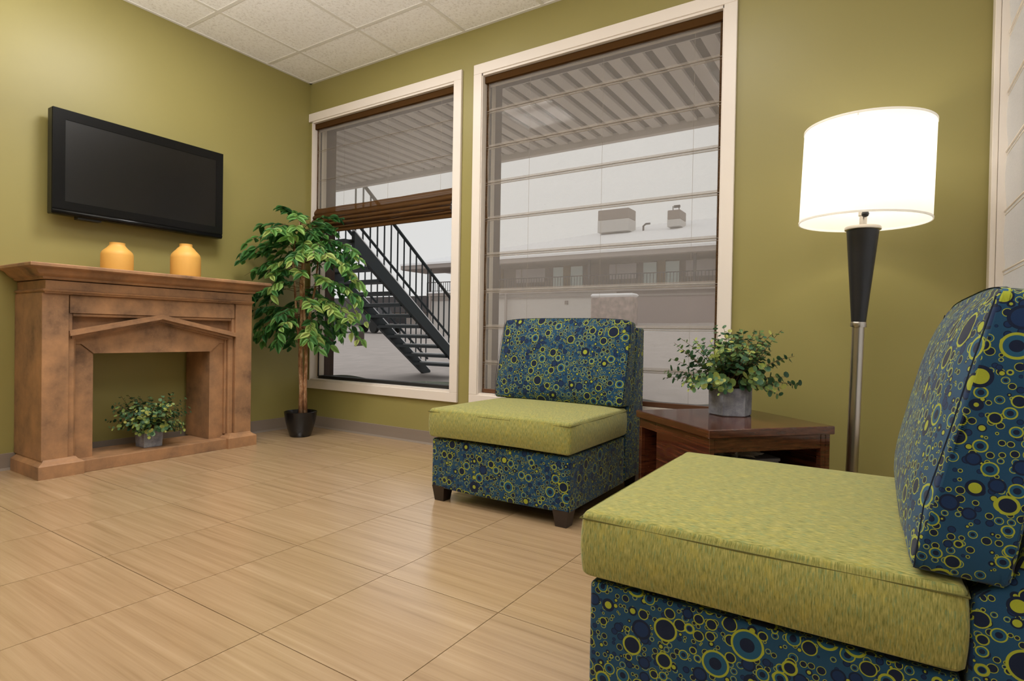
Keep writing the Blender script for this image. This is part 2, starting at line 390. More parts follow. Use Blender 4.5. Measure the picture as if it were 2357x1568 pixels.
# walls
b = B(); b.box(-T, 0, YR - T, T, -.12, H + .15); structure('wall_left', b, M['wall'])
b = B(); b.box(0, XR, YR - T, YR, -.12, H + .15); structure('wall_rear', b, M['wall'])
b = B()
for q in ((0, W1[0], 0, H + .15), (W1[1], W2[0], 0, H + .15), (W2[1], XR, 0, H + .15), (W1[0], W1[1], 0, W1[2]), (W1[0], W1[1], W1[3], H + .15), (W2[0], W2[1], 0, W2[2]), (W2[0], W2[1], W2[3], H + .15)):
    b.box(q[0], q[1], 0, .085, q[2] - (.12 if q[2] == 0 else 0), q[3])
structure('wall_back', b, M['wall'])
b = B()
for q in ((-3.0, W1[0] - .012, -.6, H + .15), (W1[1] + .012, W2[0] - .012, -.6, H + .15), (W2[1] + .012, XR + 2, -.6, H + .15), (W1[0] - .012, W1[1] + .012, -.6, W1[2] - .03), (W1[0] - .012, W1[1] + .012, W1[3], H + .15), (W2[0] - .012, W2[1] + .012, -.6, W2[2] - .03), (W2[0] - .012, W2[1] + .012, W2[3], H + .15)):
    b.box(q[0], q[1], .09, .25, q[2], q[3])
structure('wall_exterior', b, M['brownj'])
b = B()
for y0, y1, z0, z1 in ((YR - T, W3[0], -.12, H + .15), (W3[1], .085, -.12, H + .15), (W3[0], W3[1], -.12, W3[2]), (W3[0], W3[1], W3[3], H + .15)): b.box(XR, XR + .2, y0, y1, z0, z1)
structure('wall_right', b, M['wall'])
# vinyl cove base
cove = [(0, 0), (.018, 0), (.014, .004), (.006, .012), (.004, .05), (.004, .09), (0, .092)]
b = B(); b.prism([(x, z) for x, z in cove], 1, YR, 0); structure('baseboard_left', b, M['base'])
b = B(); b.prism([(-x, z) for x, z in cove], 0, 0, XR); structure('baseboard_back', b, M['base'])
b = B(); b.prism([(XR - x, z) for x, z in cove], 1, YR, 0); structure('baseboard_right', b, M['base'])

# windows
def window(n, x0, x1, z0, z1, tl):
    w = tag(empty('window_%d' % n, (x0, 0, z0)), kind='structure'); tw = .066; t = -.02
    w['label'] = ('narrow window beside the ficus, its brown shade half raised', 'wide window behind the chair, its brown sheer shade lowered')[n - 1]
    part('trim_board', M['trim'], w, (x0 - tl, x1 + tw, t, 0, z1, z1 + tw), bev=.002)
    part('trim_board', M['trim'], w, (x0 - tl, x1 + tw, t, 0, z0 - tw, z0), bev=.002)
    if n == 2: part('trim_board', M['trim'], w, (x0 - tl, x0, t, 0, z0, z1), bev=.002)
    part('trim_board', M['trim'], w, (x1, x1 + tw, t, 0, z0, z1), bev=.002)
    e = .004
    part('jamb', M['trim'], w, (x0 - e, x0 + .006, -.012, .085, z0, z1)); part('jamb', M['trim'], w, (x1 - .006, x1 + e, -.012, .085, z0, z1))
    part('head_jamb', M['trim'], w, (x0, x1, -.012, .085, z1 - .014, z1 + e)); part('sill', M['trim'], w, (x0, x1, -.008, .085, z0 - e, z0 + .012))
    a = .026
    part('frame_stile', M['alum'], w, (x0 + .006, x0 + .006 + a * .6, .06, .12, z0 + .012, z1 - .014)); part('frame_stile', M['alum'], w, (x1 - .006 - a * .6, x1 - .006, .06, .12, z0 + .012, z1 - .014))
    part('frame_rail', M['alum'], w, (x0 + .006, x1 - .006, .06, .12, z1 - .014 - a, z1 - .014)); part('frame_rail', M['gask'], w, (x0 + .006, x1 - .006, .062, .12, z0 + .012, z0 + .036))
    g = M['gask']; s = x0 + .006 + a * .6
    part('gasket', g, w, (s - .004, s + .010, .058, .062, z0 + .03, z1 - .04), (x1 - .006 - a * .6 - .008, x1 - .006 - a * .6 + .002, .058, .062, z0 + .03, z1 - .04))
    part('pane', M['glass'], w, (x0 + .012, x1 - .012, .088, .092, z0 + .02, z1 - .03))
    part('outer_sill', M['gask'], w, (x0 - .01, x1 + .01, .12, .27, z0 - .028, z0 + .004))
    return w
window(1, *W1, .038); window(2, *W2, .066)
w3 = tag(empty('window_3', (XR, W3[0], W3[2])), kind='structure'); w3['label'] = 'side window at the right edge with a white sheer shade'
y0, y1, z0, z1 = W3; tw = .066
part('trim_board', M['trim'], w3, (XR - .02, XR, y1, y1 + tw, z0 - tw, z1 + tw), bev=.002); part('trim_board', M['trim'], w3, (XR - .02, XR, y0 - tw, y0, z0 - tw, z1 + tw), bev=.002)
part('trim_board', M['trim'], w3, (XR - .02, XR, y0, y1, z1, z1 + tw), bev=.002); part('trim_board', M['trim'], w3, (XR - .02, XR, y0, y1, z0 - tw, z0), bev=.002)
part('jamb', M['trim'], w3, (XR, XR + .09, y1 - .006, y1 + .004, z0, z1), (XR, XR + .09, y0 - .004, y0 + .006, z0, z1)); part('head_jamb', M['trim'], w3, (XR, XR + .09, y0, y1, z1 - .01, z1 + .004)); part('sill', M['trim'], w3, (XR, XR + .09, y0, y1, z0 - .004, z0 + .01))
part('frame_stile', M['alum'], w3, (XR + .07, XR + .11, y1 - .03, y1, z0, z1)); part('frame_stile', M['alum'], w3, (XR + .07, XR + .11, y0, y0 + .03, z0, z1)); part('pane', M['glass'], w3, (XR + .088, XR + .092, y0 + .02, y1 - .02, z0, z1))

# ================================================================== CEILING LIGHT FITTINGS (TWO ADDED AS UNSEEN FILL)
for k, (x0, x1, y0, y1, watts) in enumerate(trofs):
    t = thing('ceiling_light', ('square recessed ceiling light nearest the television wall', 'added unseen fill light, square and recessed, above the end table', 'added unseen fill light, square and recessed, above the foreground chair')[k], 'ceiling light', ((x0 + x1) / 2, (y0 + y1) / 2, H), group='recessed ceiling lights')
    part('frame', M['grid'], t, (x0 + .012, x1 - .012, y0 + .012, y0 + .03, H - .002, H + .028), (x0 + .012, x1 - .012, y1 - .03, y1 - .012, H - .002, H + .028), (x0 + .012, x0 + .03, y0 + .03, y1 - .03, H - .002, H + .028), (x1 - .03, x1 - .012, y0 + .03, y1 - .03, H - .002, H + .028))
    part('diffuser', M['lens'], t, (x0 + .03, x1 - .03, y0 + .03, y1 - .03, H + .004, H + .01))
    ld = bpy.data.lights.new('troffer_light', 'AREA'); ld.shape = 'SQUARE'; ld.size = .54; ld.energy = watts; ld.color = (1, .985, .97)
    lo = bpy.data.objects.new('troffer_light', ld); C.objects.link(lo); lo.parent = t; lo.location = (0, 0, -.004)

# ================================================================== ADDED UNSEEN FILL LIGHTS, SHAPED AS UPLIGHTERS
def fill_uplighter(x, y, watts, label):
    t = thing('fill_lamp', label, 'lamp', (x, y, 0), group='added fill lamps')
    b = B(); b.lathe([(0, 0), (.14, 0), (.142, .008), (.13, .02), (.03, .03), (0, .03)], 40); autosmooth(b.build('base', M['steel'], t), 40)
    b = B(); b.lathe([(.014, .025), (.014, 1.76)], 20); autosmooth(b.build('pole', M['steel'], t), 40)
    b = B(); b.lathe([(.02, 1.75), (.06, 1.77), (.13, 1.81), (.175, 1.86), (.18, 1.865), (.172, 1.864), (.125, 1.818), (.055, 1.78), (0, 1.775)], 40, cap=False); autosmooth(b.build('bowl', M['shade'], t), 50)
    ld = bpy.data.lights.new('fill_light', 'AREA'); ld.shape = 'DISK'; ld.size = .22; ld.energy = watts; ld.color = (1, .98, .95)
    lo = bpy.data.objects.new('fill_light', ld); C.objects.link(lo); lo.parent = t; lo.location = (0, 0, 1.84); lo.rotation_euler = (math.pi, 0, 0)
fill_uplighter(1.6, -2.78, FILL_W[0], 'added unseen fill lamp, a nickel uplighter left of the camera'); fill_uplighter(3.2, -3.9, FILL_W[1], 'added unseen fill lamp, a nickel uplighter near the right wall behind the camera')

# ================================================================== ROMAN SHADES
def wavy_panel(x0, x1, zs, y, name, mat, parent):
    b = B(); nx = 24; vs = []
    for z, dy in zs: vs.append([b.bm.verts.new((x0 + (x1 - x0) * i / nx, y + dy + .0015 * math.sin(i * 1.3 + z * 9), z)) for i in range(nx + 1)])
    for a, c in zip(vs, vs[1:]):
        for i in range(nx): b.bm.faces.new((a[i], a[i + 1], c[i + 1], c[i]))
    return b.build(name, mat, parent, smooth=True, world=True)
RZ = [2.287, 2.047, 1.807, 1.567, 1.325, 1.083, .841, .602]
def shade(x0, x1, ztop, rails, zbot, label, folded):
    t = thing('roman_shade', label, 'window shade', ((x0 + x1) / 2, .035, ztop), group='brown sheer roman shades')
    part('headrail', M['shadefold'], t, (x0, x1, .012, .05, ztop - .045, ztop - .002)); part('headrail_lip', M['rib'], t, (x0, x1, .045, .055, ztop - .062, ztop - .045), bev=.003)
    zs = []; z = ztop - .02; edges = [ztop - .02] + rails + ([zbot] if not folded else [])
    for a, c in zip(edges, edges[1:]):
        for k in range(6): f = k / 6; zs.append((a + (c - a) * f, -.006 * math.sin(math.pi * f)))
    zs.append((edges[-1], 0)); yy = .034
    p = wavy_panel(x0 + .018, x1 - .018, zs, yy, 'fabric_panel', M['sheer'], t)
    for q in ((x0 + .002, x0 + .02), (x1 - .02, x1 - .002)): part('side_hem', M['sheerhem'], t, (q[0], q[1], yy - .0012, yy + .0012, edges[-1], ztop - .02))
    for r in rails:
        b = B(); b.tube([(x0 + .004, yy - .003, r), (x1 - .004, yy - .003, r)], .0022, 6); b.tube([(x0 + .004, yy - .001, r - .013), (x1 - .004, yy - .001, r - .013)], .0013, 6); b.build('rib', M['rib'], t, world=True)
        if not folded: part('rib_pocket', M['sheer'], t, (x0 + .02, x1 - .02, yy + .002, yy + .003, r - .016, r + .016))
    for f in (.22, .55, .9):
        x = x0 + (x1 - x0) * f; b = B(); b.tube([(x, yy + .008, ztop - .03), (x, yy + .008, edges[-1] - (0 if folded else -.03))], .0009, 5); b.build('lift_cord', M['cord'], t, world=True)
    return t, yy
t, yy = shade(W2[0] + .008, W2[1] - .008, W2[3] - .014, RZ, .398, 'brown sheer roman shade lowered over the wide window', False)
part('bottom_bar', M['brownbar'], t, (W2[0] + .01, W2[1] - .01, yy - .006, yy + .006, .397, .425), bev=.003)
t, yy = shade(W1[0] + .008, W1[1] - .008, W1[3] - .014, [2.292, 2.047, 1.80], 1.8, 'brown sheer roman shade gathered halfway up the narrow window', True)
x0, x1 = W1[0] + .012, W1[1] - .012
for k, (zt, zb, dep) in enumerate(((1.815, 1.735, .035), (1.775, 1.70, .055), (1.735, 1.665, .07), (1.70, 1.635, .08), (1.665, 1.615, .06))):
    b = B(); n = 14; nx = 20; vs = []
    for i in range(n + 1):
        a = math.pi * i / n; z = zt - (zt - zb) * i / n; dy = -dep * math.sin(a) * (.55 + .45 * i / n)
        vs.append([b.bm.verts.new((x0 + (x1 - x0) * j / nx, yy + dy + .0015 * math.sin(j * .9 + k), z - .004 * math.sin(j * math.pi / nx) - .0012 * math.sin(j * 1.1 + k * 2))) for j in range(nx + 1)])
    for a, c in zip(vs, vs[1:]):
        for j in range(nx): b.bm.faces.new((a[j], a[j + 1], c[j + 1], c[j]))
    b.build('gathered_fold', M['shadefold'], t, smooth=True, world=True)
part('bottom_bar', M['shadefold'], t, (x0, x1, yy - .035, yy - .022, 1.598, 1.625), bev=.003)
b = B(); b.tube([(x1 + .002, yy + .004, 2.4), (x1 + .003, yy + .004, .9), (x1 + .003, yy + .003, .75), (x1 + .001, yy + .008, .9), (x1, yy + .008, 1.5)], .0012, 5); b.build('pull_chain', M['cord'], t, world=True)
# white shade on the side window
y0, y1, z0, z1 = W3; t = thing('roman_shade', 'white sheer roman shade on the side window at the right edge', 'window shade', (XR + .03, (y0 + y1) / 2, z1)); b = B(); n = 60
vs = [[b.bm.verts.new((XR + .03 - .008 * abs(math.sin(math.pi * (zz - z0) / .2405)), yy_, zz)) for yy_ in (y0 + .01, y0 + 1.2, y1 - .008)] for zz in [z0 + .02 + (z1 - z0 - .03) * i / n for i in range(n + 1)]]
for a, c in zip(vs, vs[1:]):
    for j in (0, 1): b.bm.faces.new((a[j], a[j + 1], c[j + 1], c[j]))
b.build('fabric_panel', M['sheerw'], t, smooth=True, world=True)
for r in RZ: b = B(); b.tube([(XR + .024, y0 + .012, r), (XR + .024, y1 - .01, r)], .004, 6); b.tube([(XR + .026, y0 + .012, r - .014), (XR + .026, y1 - .01, r - .014)], 0.0025, 6); b.build('rib', M['trim'], t, world=True)

# ================================================================== FIREPLACE SURROUND
CY = -1.3475
t = thing('fireplace_mantel', 'distressed brown wooden fireplace surround standing against the olive wall', 'fireplace', (.2, CY, 0))
def fp(name, *boxes, bev=.002): return part(name, M['fire'], t, *boxes, bev=bev)
# shelf board and crown (profile swept round three sides)
def swept(name, prof, xf, yh, wall=0.006):
    """prof: list of (outset, z); rings follow back-left, front-left, front-right, back-right"""
    b = B(); rings = []
    for o_, z in prof: rings.append([b.bm.verts.new(p) for p in ((wall, CY - yh - o_, z), (xf + o_, CY - yh - o_, z), (xf + o_, CY + yh + o_, z), (wall, CY + yh + o_, z))])
    fs = []
    for a, c in zip(rings, rings[1:]):
        for i in range(3): fs.append(b.bm.faces.new((a[i], a[i + 1], c[i + 1], c[i])))
        fs.append(b.bm.faces.new((a[3], a[0], c[0], c[3])))
    fs.append(b.bm.faces.new(rings[0])); fs.append(b.bm.faces.new(rings[-1])); bmesh.ops.recalc_face_normals(b.bm, faces=fs)
    return autosmooth(b.build(name, M['fire'], t, world=True), 35)
swept('shelf', [(.088, 1.098), (.092, 1.101), (.092, 1.114), (.088, 1.118)], .392, .578)
swept('crown_moulding', [(-.02, 1.040), (.012, 1.041), (.018, 1.046), (.020, 1.054), (.034, 1.060), (.046, 1.070), (.056, 1.084), (.066, 1.092), (.080, 1.096), (.082, 1.099)], .392, .578)
swept('frieze', [(.002, .9905), (.002, 1.036)], .392, .578)
swept('bead_moulding', [(.0, .966), (.006, .970), (.007, .975), (.014, .979), (.016, .985), (.010, .990), (.003, .992)], .392, .578)
for s in (-1, 1):
    ya, yb = CY + s * .59, CY + s * .472; y0, y1 = min(ya, yb), max(ya, yb)
    fp('pilaster', (.006, .383, y0, y1, .09, .97))
    pa, pb = sorted((CY + s * .612, CY + s * .408))
    b = B(); zz = [(0, .067), (.006, .073), (.022, .084), (.03, .095)]; rings = []
    for ins, z in [(0, 0)] + zz: rings.append([b.bm.verts.new(p) for p in ((.03, pa + ins, z), (.418 - ins, pa + ins, z), (.418 - ins, pb - ins, z), (.03, pb - ins, z))])
    fs = []
    for a, c in zip(rings, rings[1:]):
        for i in range(4): fs.append(b.bm.faces.new((a[i], a[(i + 1) % 4], c[(i + 1) % 4], c[i])))
    fs += [b.bm.faces.new(rings[0]), b.bm.faces.new(rings[-1])]; bmesh.ops.recalc_face_normals(b.bm, faces=fs); b.build('plinth', M['fire'], t, world=True)
    # stepped jamb: bead strip, groove, flat board mitred under the lintel
    ja, jb = sorted((CY + s * .472, CY + s * .436)); fp('jamb_bead', (.29, .362, ja, jb, .09, .765), bev=.006)
    ja, jb = sorted((CY + s * .437, CY + s * .424)); fp('jamb_fillet', (.28, .338, ja, jb, .09, .735), bev=.003)
    o_, i_ = CY + s * .43, CY + s * .333
    b = B(); b.prism([(o_, .066), (i_, .066), (i_, .6455), (o_, .728)], 0, .26, .316); b.build('jamb', M['fire'], t, world=True)
    ja, jb = sorted((CY + s * .472, CY + s * .333)); fp('return_panel', (.03, .262, ja, jb, .066, .7))
    # small frame in the corner of the tympanum
    ja, jb = sorted((CY + s * .472, CY + s * .452)); fp('tympanum_stile', (.29, .372, ja, jb, .755, .87), bev=.003)
fp('header_board', (.03, .378, CY - .4665, CY + .4665, .868, .966))
fp('core', (.02, .34, CY - .55, CY + .55, .88, 1.09))
fp('tympanum_rail', (.29, .37, CY - .452, CY + .452, .851, .869), bev=.004)
fp('tympanum_panel', (.27, .325, CY - .455, CY + .455, .70, .856))
b = B(); b.prism([(CY - .425, .7285), (CY - .333, .6475), (CY + .333, .6475), (CY + .425, .7285), (CY, .825)], 0, .26, .326); b.build('lintel', M['fire'], t, world=True)
fp('inner_header', (.03, .262, CY - .333, CY + .333, .6475, .7))
for s in (-1, 1):     # raking pediment mouldings
    for k, (dz0, dz1, x) in enumerate(((0, .016, .388), (-.012, .001, .396), (-.026, -.011, .372), (-.036, -.025, .350))):
        e = .469 if k < 2 else .455 - .012 * (k - 2)
        za, zb = .757, .861
        b = B(); b.prism([(CY + s * e, za + dz0), (CY, zb + dz0), (CY, zb + dz1), (CY + s * e, za + dz1)], 0, .28, x); b.build('pediment_moulding', M['fire'], t, world=True)
fp('hearth_board', (.07, .395, CY - .409, CY + .409, 0, .066))

# ================================================================== TELEVISION
t = thing('television', 'flat black television mounted high on the olive wall above the fireplace', 'television', (.1, -1.312, 1.43))
TY0, TY1, TZ0, TZ1 = -1.812, -.82, 1.434, 2.03
b = B(); b.box(.055, .118, TY0, TY1, TZ0, TZ1, bev=.004); b.build('cabinet', M['tvb'], t, world=True)
SY0, SY1, SZ0, SZ1 = TY0 + .062, TY1 - .05, TZ0 + .075, TZ1 - .058
part('screen', M['tvs'], t, (.112, .1186, SY0, SY1, SZ0, SZ1))
part('bezel', M['tvb'], t, (.1, .1215, TY0 + .002, SY0, TZ0 + .03, TZ1 - .002), (.1, .1215, SY1, TY1 - .002, TZ0 + .03, TZ1 - .002), (.1, .1215, SY0, SY1, SZ1, TZ1 - .002), (.1, .1215, SY0, SY1, TZ0 + .03, SZ0))
b = B(); b.tube([(.108, TY0 + .004, TZ0 + .014), (.108, TY1 - .004, TZ0 + .014)], .016, 12); b.build('speaker_bar', M['tvb'], t, smooth=True, world=True)
part('wall_mount', M['tvm'], t, (.006, .058, -1.55, -1.07, 1.6, 1.86)); part('cable_cover', M['tvm'], t, (.05, .1, -1.68, -1.56, TZ0 - .012, TZ0 + .01))

# ================================================================== VASES
def vase(loc, r, h, nr, label):
    prof = [(0, 0), (r * .9, 0), (r * .97, .004), (r, .014), (r, h * .58), (r * .985, h * .63), (r * .93, h * .69), (r * .82, h * .75), (r * .66, h * .815), (r * .56, h * .87), (nr * 1.03, h * .915), (nr, h * .95), (nr * 1.02, h), (nr * .86, h), (nr * .84, h * .93), (nr * .84, h * .6), (0, h * .6)]
    t = thing('vase', label, 'vase', loc, group='mustard vases on the mantel')
    b = B(); b.lathe(prof[:13], 40, cap=False); o = b.build('body', M['vase'], t); autosmooth(o, 50)
    b = B(); b.lathe([(nr * 1.02, h), (nr * .86, h - .001), (nr * .82, h * .9), (nr * .82, h * .55), (0, h * .55)], 40, cap=False); autosmooth(b.build('mouth', M['vase'], t), 50)
vase((.22, -1.524, 1.118), .0825, .178, .039, 'shorter mustard yellow ceramic vase left on the mantel')
vase((.30, -1.167, 1.118), .086, .215, .036, 'taller mustard yellow ceramic vase on the mantel beside the ficus')

# ================================================================== CHAIRS
def cushion(prof_fn, nx, ny, nz, hx, hy, hz):
    """rounded puffy block: cube grid mapped through prof_fn(u,v,w in -1..1)"""
    b = B(); bmesh.ops.create_cube(b.bm, size=2.0); bmesh.ops.subdivide_edges(b.bm, edges=b.bm.edges[:], cuts=nx, use_grid_fill=True)
    for v in b.bm.verts: v.co = Vector(prof_fn(*v.co))
    return b
def sgnp(a, p): return math.copysign(abs(a) ** p, a)
def make_chair(label, loc, rz):
    t = thing('slipper_chair', label, 'chair', loc, rz, 'armless patterned chairs')
    # base box: slightly soft upholstered block
    def fbase(u, v, w):
        x, y, z = u * .365, .30 + v * .30, .18 + w * .115
        k = (1 - abs(u) ** 4) * (1 - abs(w) ** 4)
        if v < -.99: y -= .004 * k
        if w < -.99: z -= .006 * (1 - u * u)
        return x, y, z
    b = cushion(fbase, 13, 0, 0, 0, 0, 0); es = [e for e in b.bm.edges if len(e.link_faces) == 2 and e.calc_face_angle(0) > 1.0]
    bmesh.ops.bevel(b.bm, geom=es, offset=.008, segments=3, affect='EDGES', profile=.5); autosmooth(b.build('base', M['circ'], t, uv=True), 50)
    # seat cushion
    def fseat(u, v, w):
        rr = .985 + .015 * (1 - w * w)
        x, y, z = u * .378 * rr, .293 + v * .315 * rr, .371 + w * .068
        cr = (1 - u ** 4) * (1 - v ** 4)
        if w > .99: z += .016 * cr
        elif w < -.99: z += .006 * (1 - abs(u))
        if abs(w) < .99:
            if abs(v) > .99: y += sgnp(v, 1) * .010 * (1 - u ** 4) * (1 - w * w)
            if abs(u) > .99: x += sgnp(u, 1) * .010 * (1 - v ** 4) * (1 - w * w)
        return x, y, z
    b = cushion(fseat, 15, 0, 0, 0, 0, 0); es = [e for e in b.bm.edges if len(e.link_faces) == 2 and e.calc_face_angle(0) > .9]
    bmesh.ops.bevel(b.bm, geom=es, offset=.016, segments=4, affect='EDGES', profile=.5); autosmooth(b.build('seat_cushion', M['green'], t, uv=True), 60)
    # seam welt round the upper edge of the seat; dark olive carries its shadow gap
    b = B(); pts = []
    for u, v in ((-1, -1), (0, -1), (1, -1), (1, 0), (1, 1), (0, 1), (-1, 1), (-1, 0), (-1, -1)): pts.append((u * (.3785 - .003 * abs(u * v)), .293 + v * (.3155 - .003 * abs(u * v)), .423))
    sm = []
    for a, c in zip(pts, pts[1:]):
        for k in range(8): sm.append(tuple(a[i] + (c[i] - a[i]) * k / 8 for i in range(3)))
    b.tube(sm + [pts[-1]], .0018, 5); b.build('seat_seam', M['seam'], t)
    # leaning back cushion (wedge)
    P00, P10, P01, P11 = (.532, .447), (.652, .442), (.630, .874), (.708, .864)
    def fback(u, v, w):
        a, c = (v + 1) / 2, (w + 1) / 2
        y = (P00[0] * (1 - a) + P10[0] * a) * (1 - c) + (P01[0] * (1 - a) + P11[0] * a) * c
        z = (P00[1] * (1 - a) + P10[1] * a) * (1 - c) + (P01[1] * (1 - a) + P11[1] * a) * c
        x = u * .372
        pf = (1 - u ** 4) * (1 - w ** 4)
        if v < -.99: y -= .034 * pf
        if w > .99: z += .012 * (1 - u ** 4)
        if abs(u) > .99: x += sgnp(u, 1) * .008 * (1 - w ** 4)
        return x, y, z
    b = cushion(fback, 15, 0, 0, 0, 0, 0); es = [e for e in b.bm.edges if len(e.link_faces) == 2 and e.calc_face_angle(0) > .9]
    bmesh.ops.bevel(b.bm, geom=es, offset=.014, segments=4, affect='EDGES', profile=.5); autosmooth(b.build('back_cushion', M['circ'], t, uv=True), 60)
    for s in (-1, 1):
        b = B(); b.tube([(s * .373, .538, .452), (s * .379, .548, .55), (s * .380, .576, .66), (s * .379, .602, .77), (s * .374, .626, .862)], .0011, 5); b.build('back_seam', M['seamb'], t)
    # upright back
    b = B(); b.prism([(.606, .068), (.606, .395), (.614, .42), (.63, .436), (.655, .46), (.71, .62), (.735, .825), (.745, .84), (.842, .84), (.854, .826), (.858, .068)], 0, -.366, .366)
    es = [e for e in b.bm.edges if len(e.link_faces) == 2 and e.calc_face_angle(0) > 1.2]
    bmesh.ops.bevel(b.bm, geom=es, offset=.012, segments=3, affect='EDGES', profile=.5); autosmooth(b.build('back_frame', M['circ'], t, uv=True), 50)
    for sx in (-1, 1):
        for yy_ in (.035, .81):
            b = B(); cx_ = sx * .325; a, c = .036, .026
            rg = [[b.bm.verts.new((cx_ + p * q[0], yy_ + p * q[1], z)) for q in ((-1, -1), (1, -1), (1, 1), (-1, 1))] for p, z in ((c, 0), (a, .072))]
            fs = [b.bm.faces.new((rg[0][i], rg[0][(i + 1) % 4], rg[1][(i + 1) % 4], rg[1][i])) for i in range(4)] + [b.bm.faces.new(rg[0]), b.bm.faces.new(rg[1])]
            bmesh.ops.recalc_face_normals(b.bm, faces=fs); b.build('leg', M['leg'], t)
    return t
make_chair('armless chair with green seat and blue circle print standing before the wide window', (2.6185, -1.03, 0), 0)
make_chair('armless chair with green seat and blue circle print in the right foreground', (3.548, -1.687, 0), -math.pi / 2)

# ================================================================== END TABLE
TA = math.atan2(-.378, .417); t = thing('end_table', 'dark mahogany square end table set cornerwise between the chairs', 'table', (3.505, -.599, 0), TA); S = .28
def tp(name, *bx, bev=.0015): return part(name, M['table'], t, *bx, bev=bev, world=False)
tp('top', (-S, S, -S, S, .428, .46), bev=.003)
i = S - .012
tp('end_panel', (-i, -i + .018, -i + .0225, i - .0225, 0, .4275))
# front-left face (towards the far chair): open bay, then a solid panel; front-right face: open bay
tp('side_panel', (-i + .155, i, -i, -i + .022, 0, .4275)); tp('side_rail', (-i + .02, -i + .155, -i, -i + .022, .385, .4275)); tp('corner_post', (-i, -i + .02, -i, -i + .022, 0, .4275))
tp('partition', (-i + .135, -i + .155, -i + .022, i - .022, 0, .4275)); tp('back_panel', (-i, i, i - .022, i, 0, .4275)); tp('base_board', (-i + .155, i - .004, -i + .022, i - .022, .03, .05)); tp('bay_floor', (-i + .0185, -i + .134, -i + .022, i - .022, .03, .05))
tp('apron', (i - .022, i - .002, -i + .022, i - .022, .372, .4275)); tp('corner_post', (i - .022, i, i - .044, i - .022, 0, .4275)); tp('front_rail', (i - .022, i - .002, -i + .022, i - .044, 0, .05))
tb = thing('storage_box', 'grey storage box inside the dark end table', 'box', (3.54, -.64, .05), TA)
part('body', M['box'], tb, (-.10, .10, -.13, .14, 0, .252), bev=.004, world=False); part('lid', M['box'], tb, (-.104, .104, -.134, .144, .252, .266), bev=.003, world=False)
b = B(); bmesh.ops.create_icosphere(b.bm, subdivisions=4, radius=1)
for v in b.bm.verts:
    n = v.co.copy(); k = .75 + .35 * math.sin(7 * n.x + 3 * n.y) * math.sin(5 * n.y + 2) + .22 * math.sin(13 * n.z + 9 * n.x) + .12 * math.sin(23 * n.y)
    v.co = Vector((n.x * .085 * k, n.y * .12 * k, max(0, .012 + n.z * .045 * k)))
o = b.build('crumpled_bag', M['bag']); o.location = (3.55, -.63, .316); o.rotation_euler.z = TA; tag(o, 'crumpled pale plastic bag lying on the box in the end table', 'bag')

# ================================================================== FLOOR LAMP
LX, LY = 3.947, -.386
t = thing('floor_lamp', 'lit floor lamp with white drum shade in the corner behind the end table', 'lamp', (LX, LY, 0))
b = B(); b.lathe([(0, 0), (.135, 0), (.138, .006), (.136, .016), (.10, .022), (.03, .028), (.022, .04), (0, .04)], 48); autosmooth(b.build('base', M['steel'], t), 40)
b = B(); b.lathe([(.0225, .03), (.0225, .855)], 32); autosmooth(b.build('pole', M['steel'], t), 40)
b = B(); b.lathe([(.0285, .848), (.0295, .851), (.0295, .866), (.0285, .869)], 32); autosmooth(b.build('lower_collar', M['steel'], t), 40)
b = B(); b.lathe([(.0265, .869), (.058, 1.243)], 40); autosmooth(b.build('cone', M['black'], t), 40)
b = B(); b.lathe([(.060, 1.241), (.065, 1.244), (.0655, 1.252), (.063, 1.257), (.02, 1.258)], 40); autosmooth(b.build('upper_collar', M['steel'], t), 40)
b = B(); b.lathe([(.0135, 1.257), (.0135, 1.30), (.018, 1.302), (.018, 1.345)], 24); autosmooth(b.build('socket', M['steel'], t), 40)
b = B(); b.tube([(0.0, -.01, 1.302), (.006, -.036, 1.302)], .004, 8); b.lathe([(0, 1.288), (.011, 1.293), (.014, 1.302), (.011, 1.311), (0, 1.316)], 14, c=(.007, -.04)); autosmooth(b.build('switch_knob', M['black'], t), 60)
b = B(); b.lathe([(0.012, 1.346), (.015, 1.36), (.029, 1.395), (.031, 1.41), (.026, 1.435), (.012, 1.447), (0, 1.449)], 24); autosmooth(b.build('bulb', M['bulb'], t), 60)
SR, S0, S1 = .233, 1.278, 1.652
b = B(); b.lathe([(SR, S0), (SR - .003, S1)], 72, cap=False); sh = b.build('shade', M['shade'], t, smooth=True)
for z, r in ((S0, SR), (S1, SR - .003)):
    b = B(); b.lathe([(r - .002, z - .004), (r + .002, z - .004), (r + .002, z + .004), (r - .002, z + .004), (r - .002, z - .004)], 72, cap=False); autosmooth(b.build('shade_rim', M['shade'], sh), 40)
b = B()
for k in range(3): a = 2.1 * k + .4; b.tube([(.012 * math.cos(a), .012 * math.sin(a), S1 - .03), ((SR - .004) * math.cos(a), (SR - .004) * math.sin(a), S1 - .012)], .002, 6)
b.tube([(-.02, 0, 1.34), (-.055, 0, 1.40), (-.055, 0, 1.5), (-.02, 0, S1 - .03), (.02, 0, S1 - .03), (.055, 0, 1.5), (.055, 0, 1.40), (.02, 0, 1.34)], .002, 6); b.build('harp', M['steel'], t)
ld = bpy.data.lights.new('lamp_bulb_light', 'POINT'); ld.energy = LAMP_W; ld.color = (1, .93, .8); ld.shadow_soft_size = .033
lo = bpy.data.objects.new('lamp_bulb_light', ld); C.objects.link(lo); lo.parent = t; lo.location = (0, 0, 1.47)
axis = Vector((LX - CAM.x, LY - CAM.y, 0)).normalized()      # the lamp leans a little and its shade sits crooked
t.rotation_mode = 'QUATERNION'; t.rotation_quaternion = Matrix.Rotation(R(1.1), 3, axis).to_quaternion()
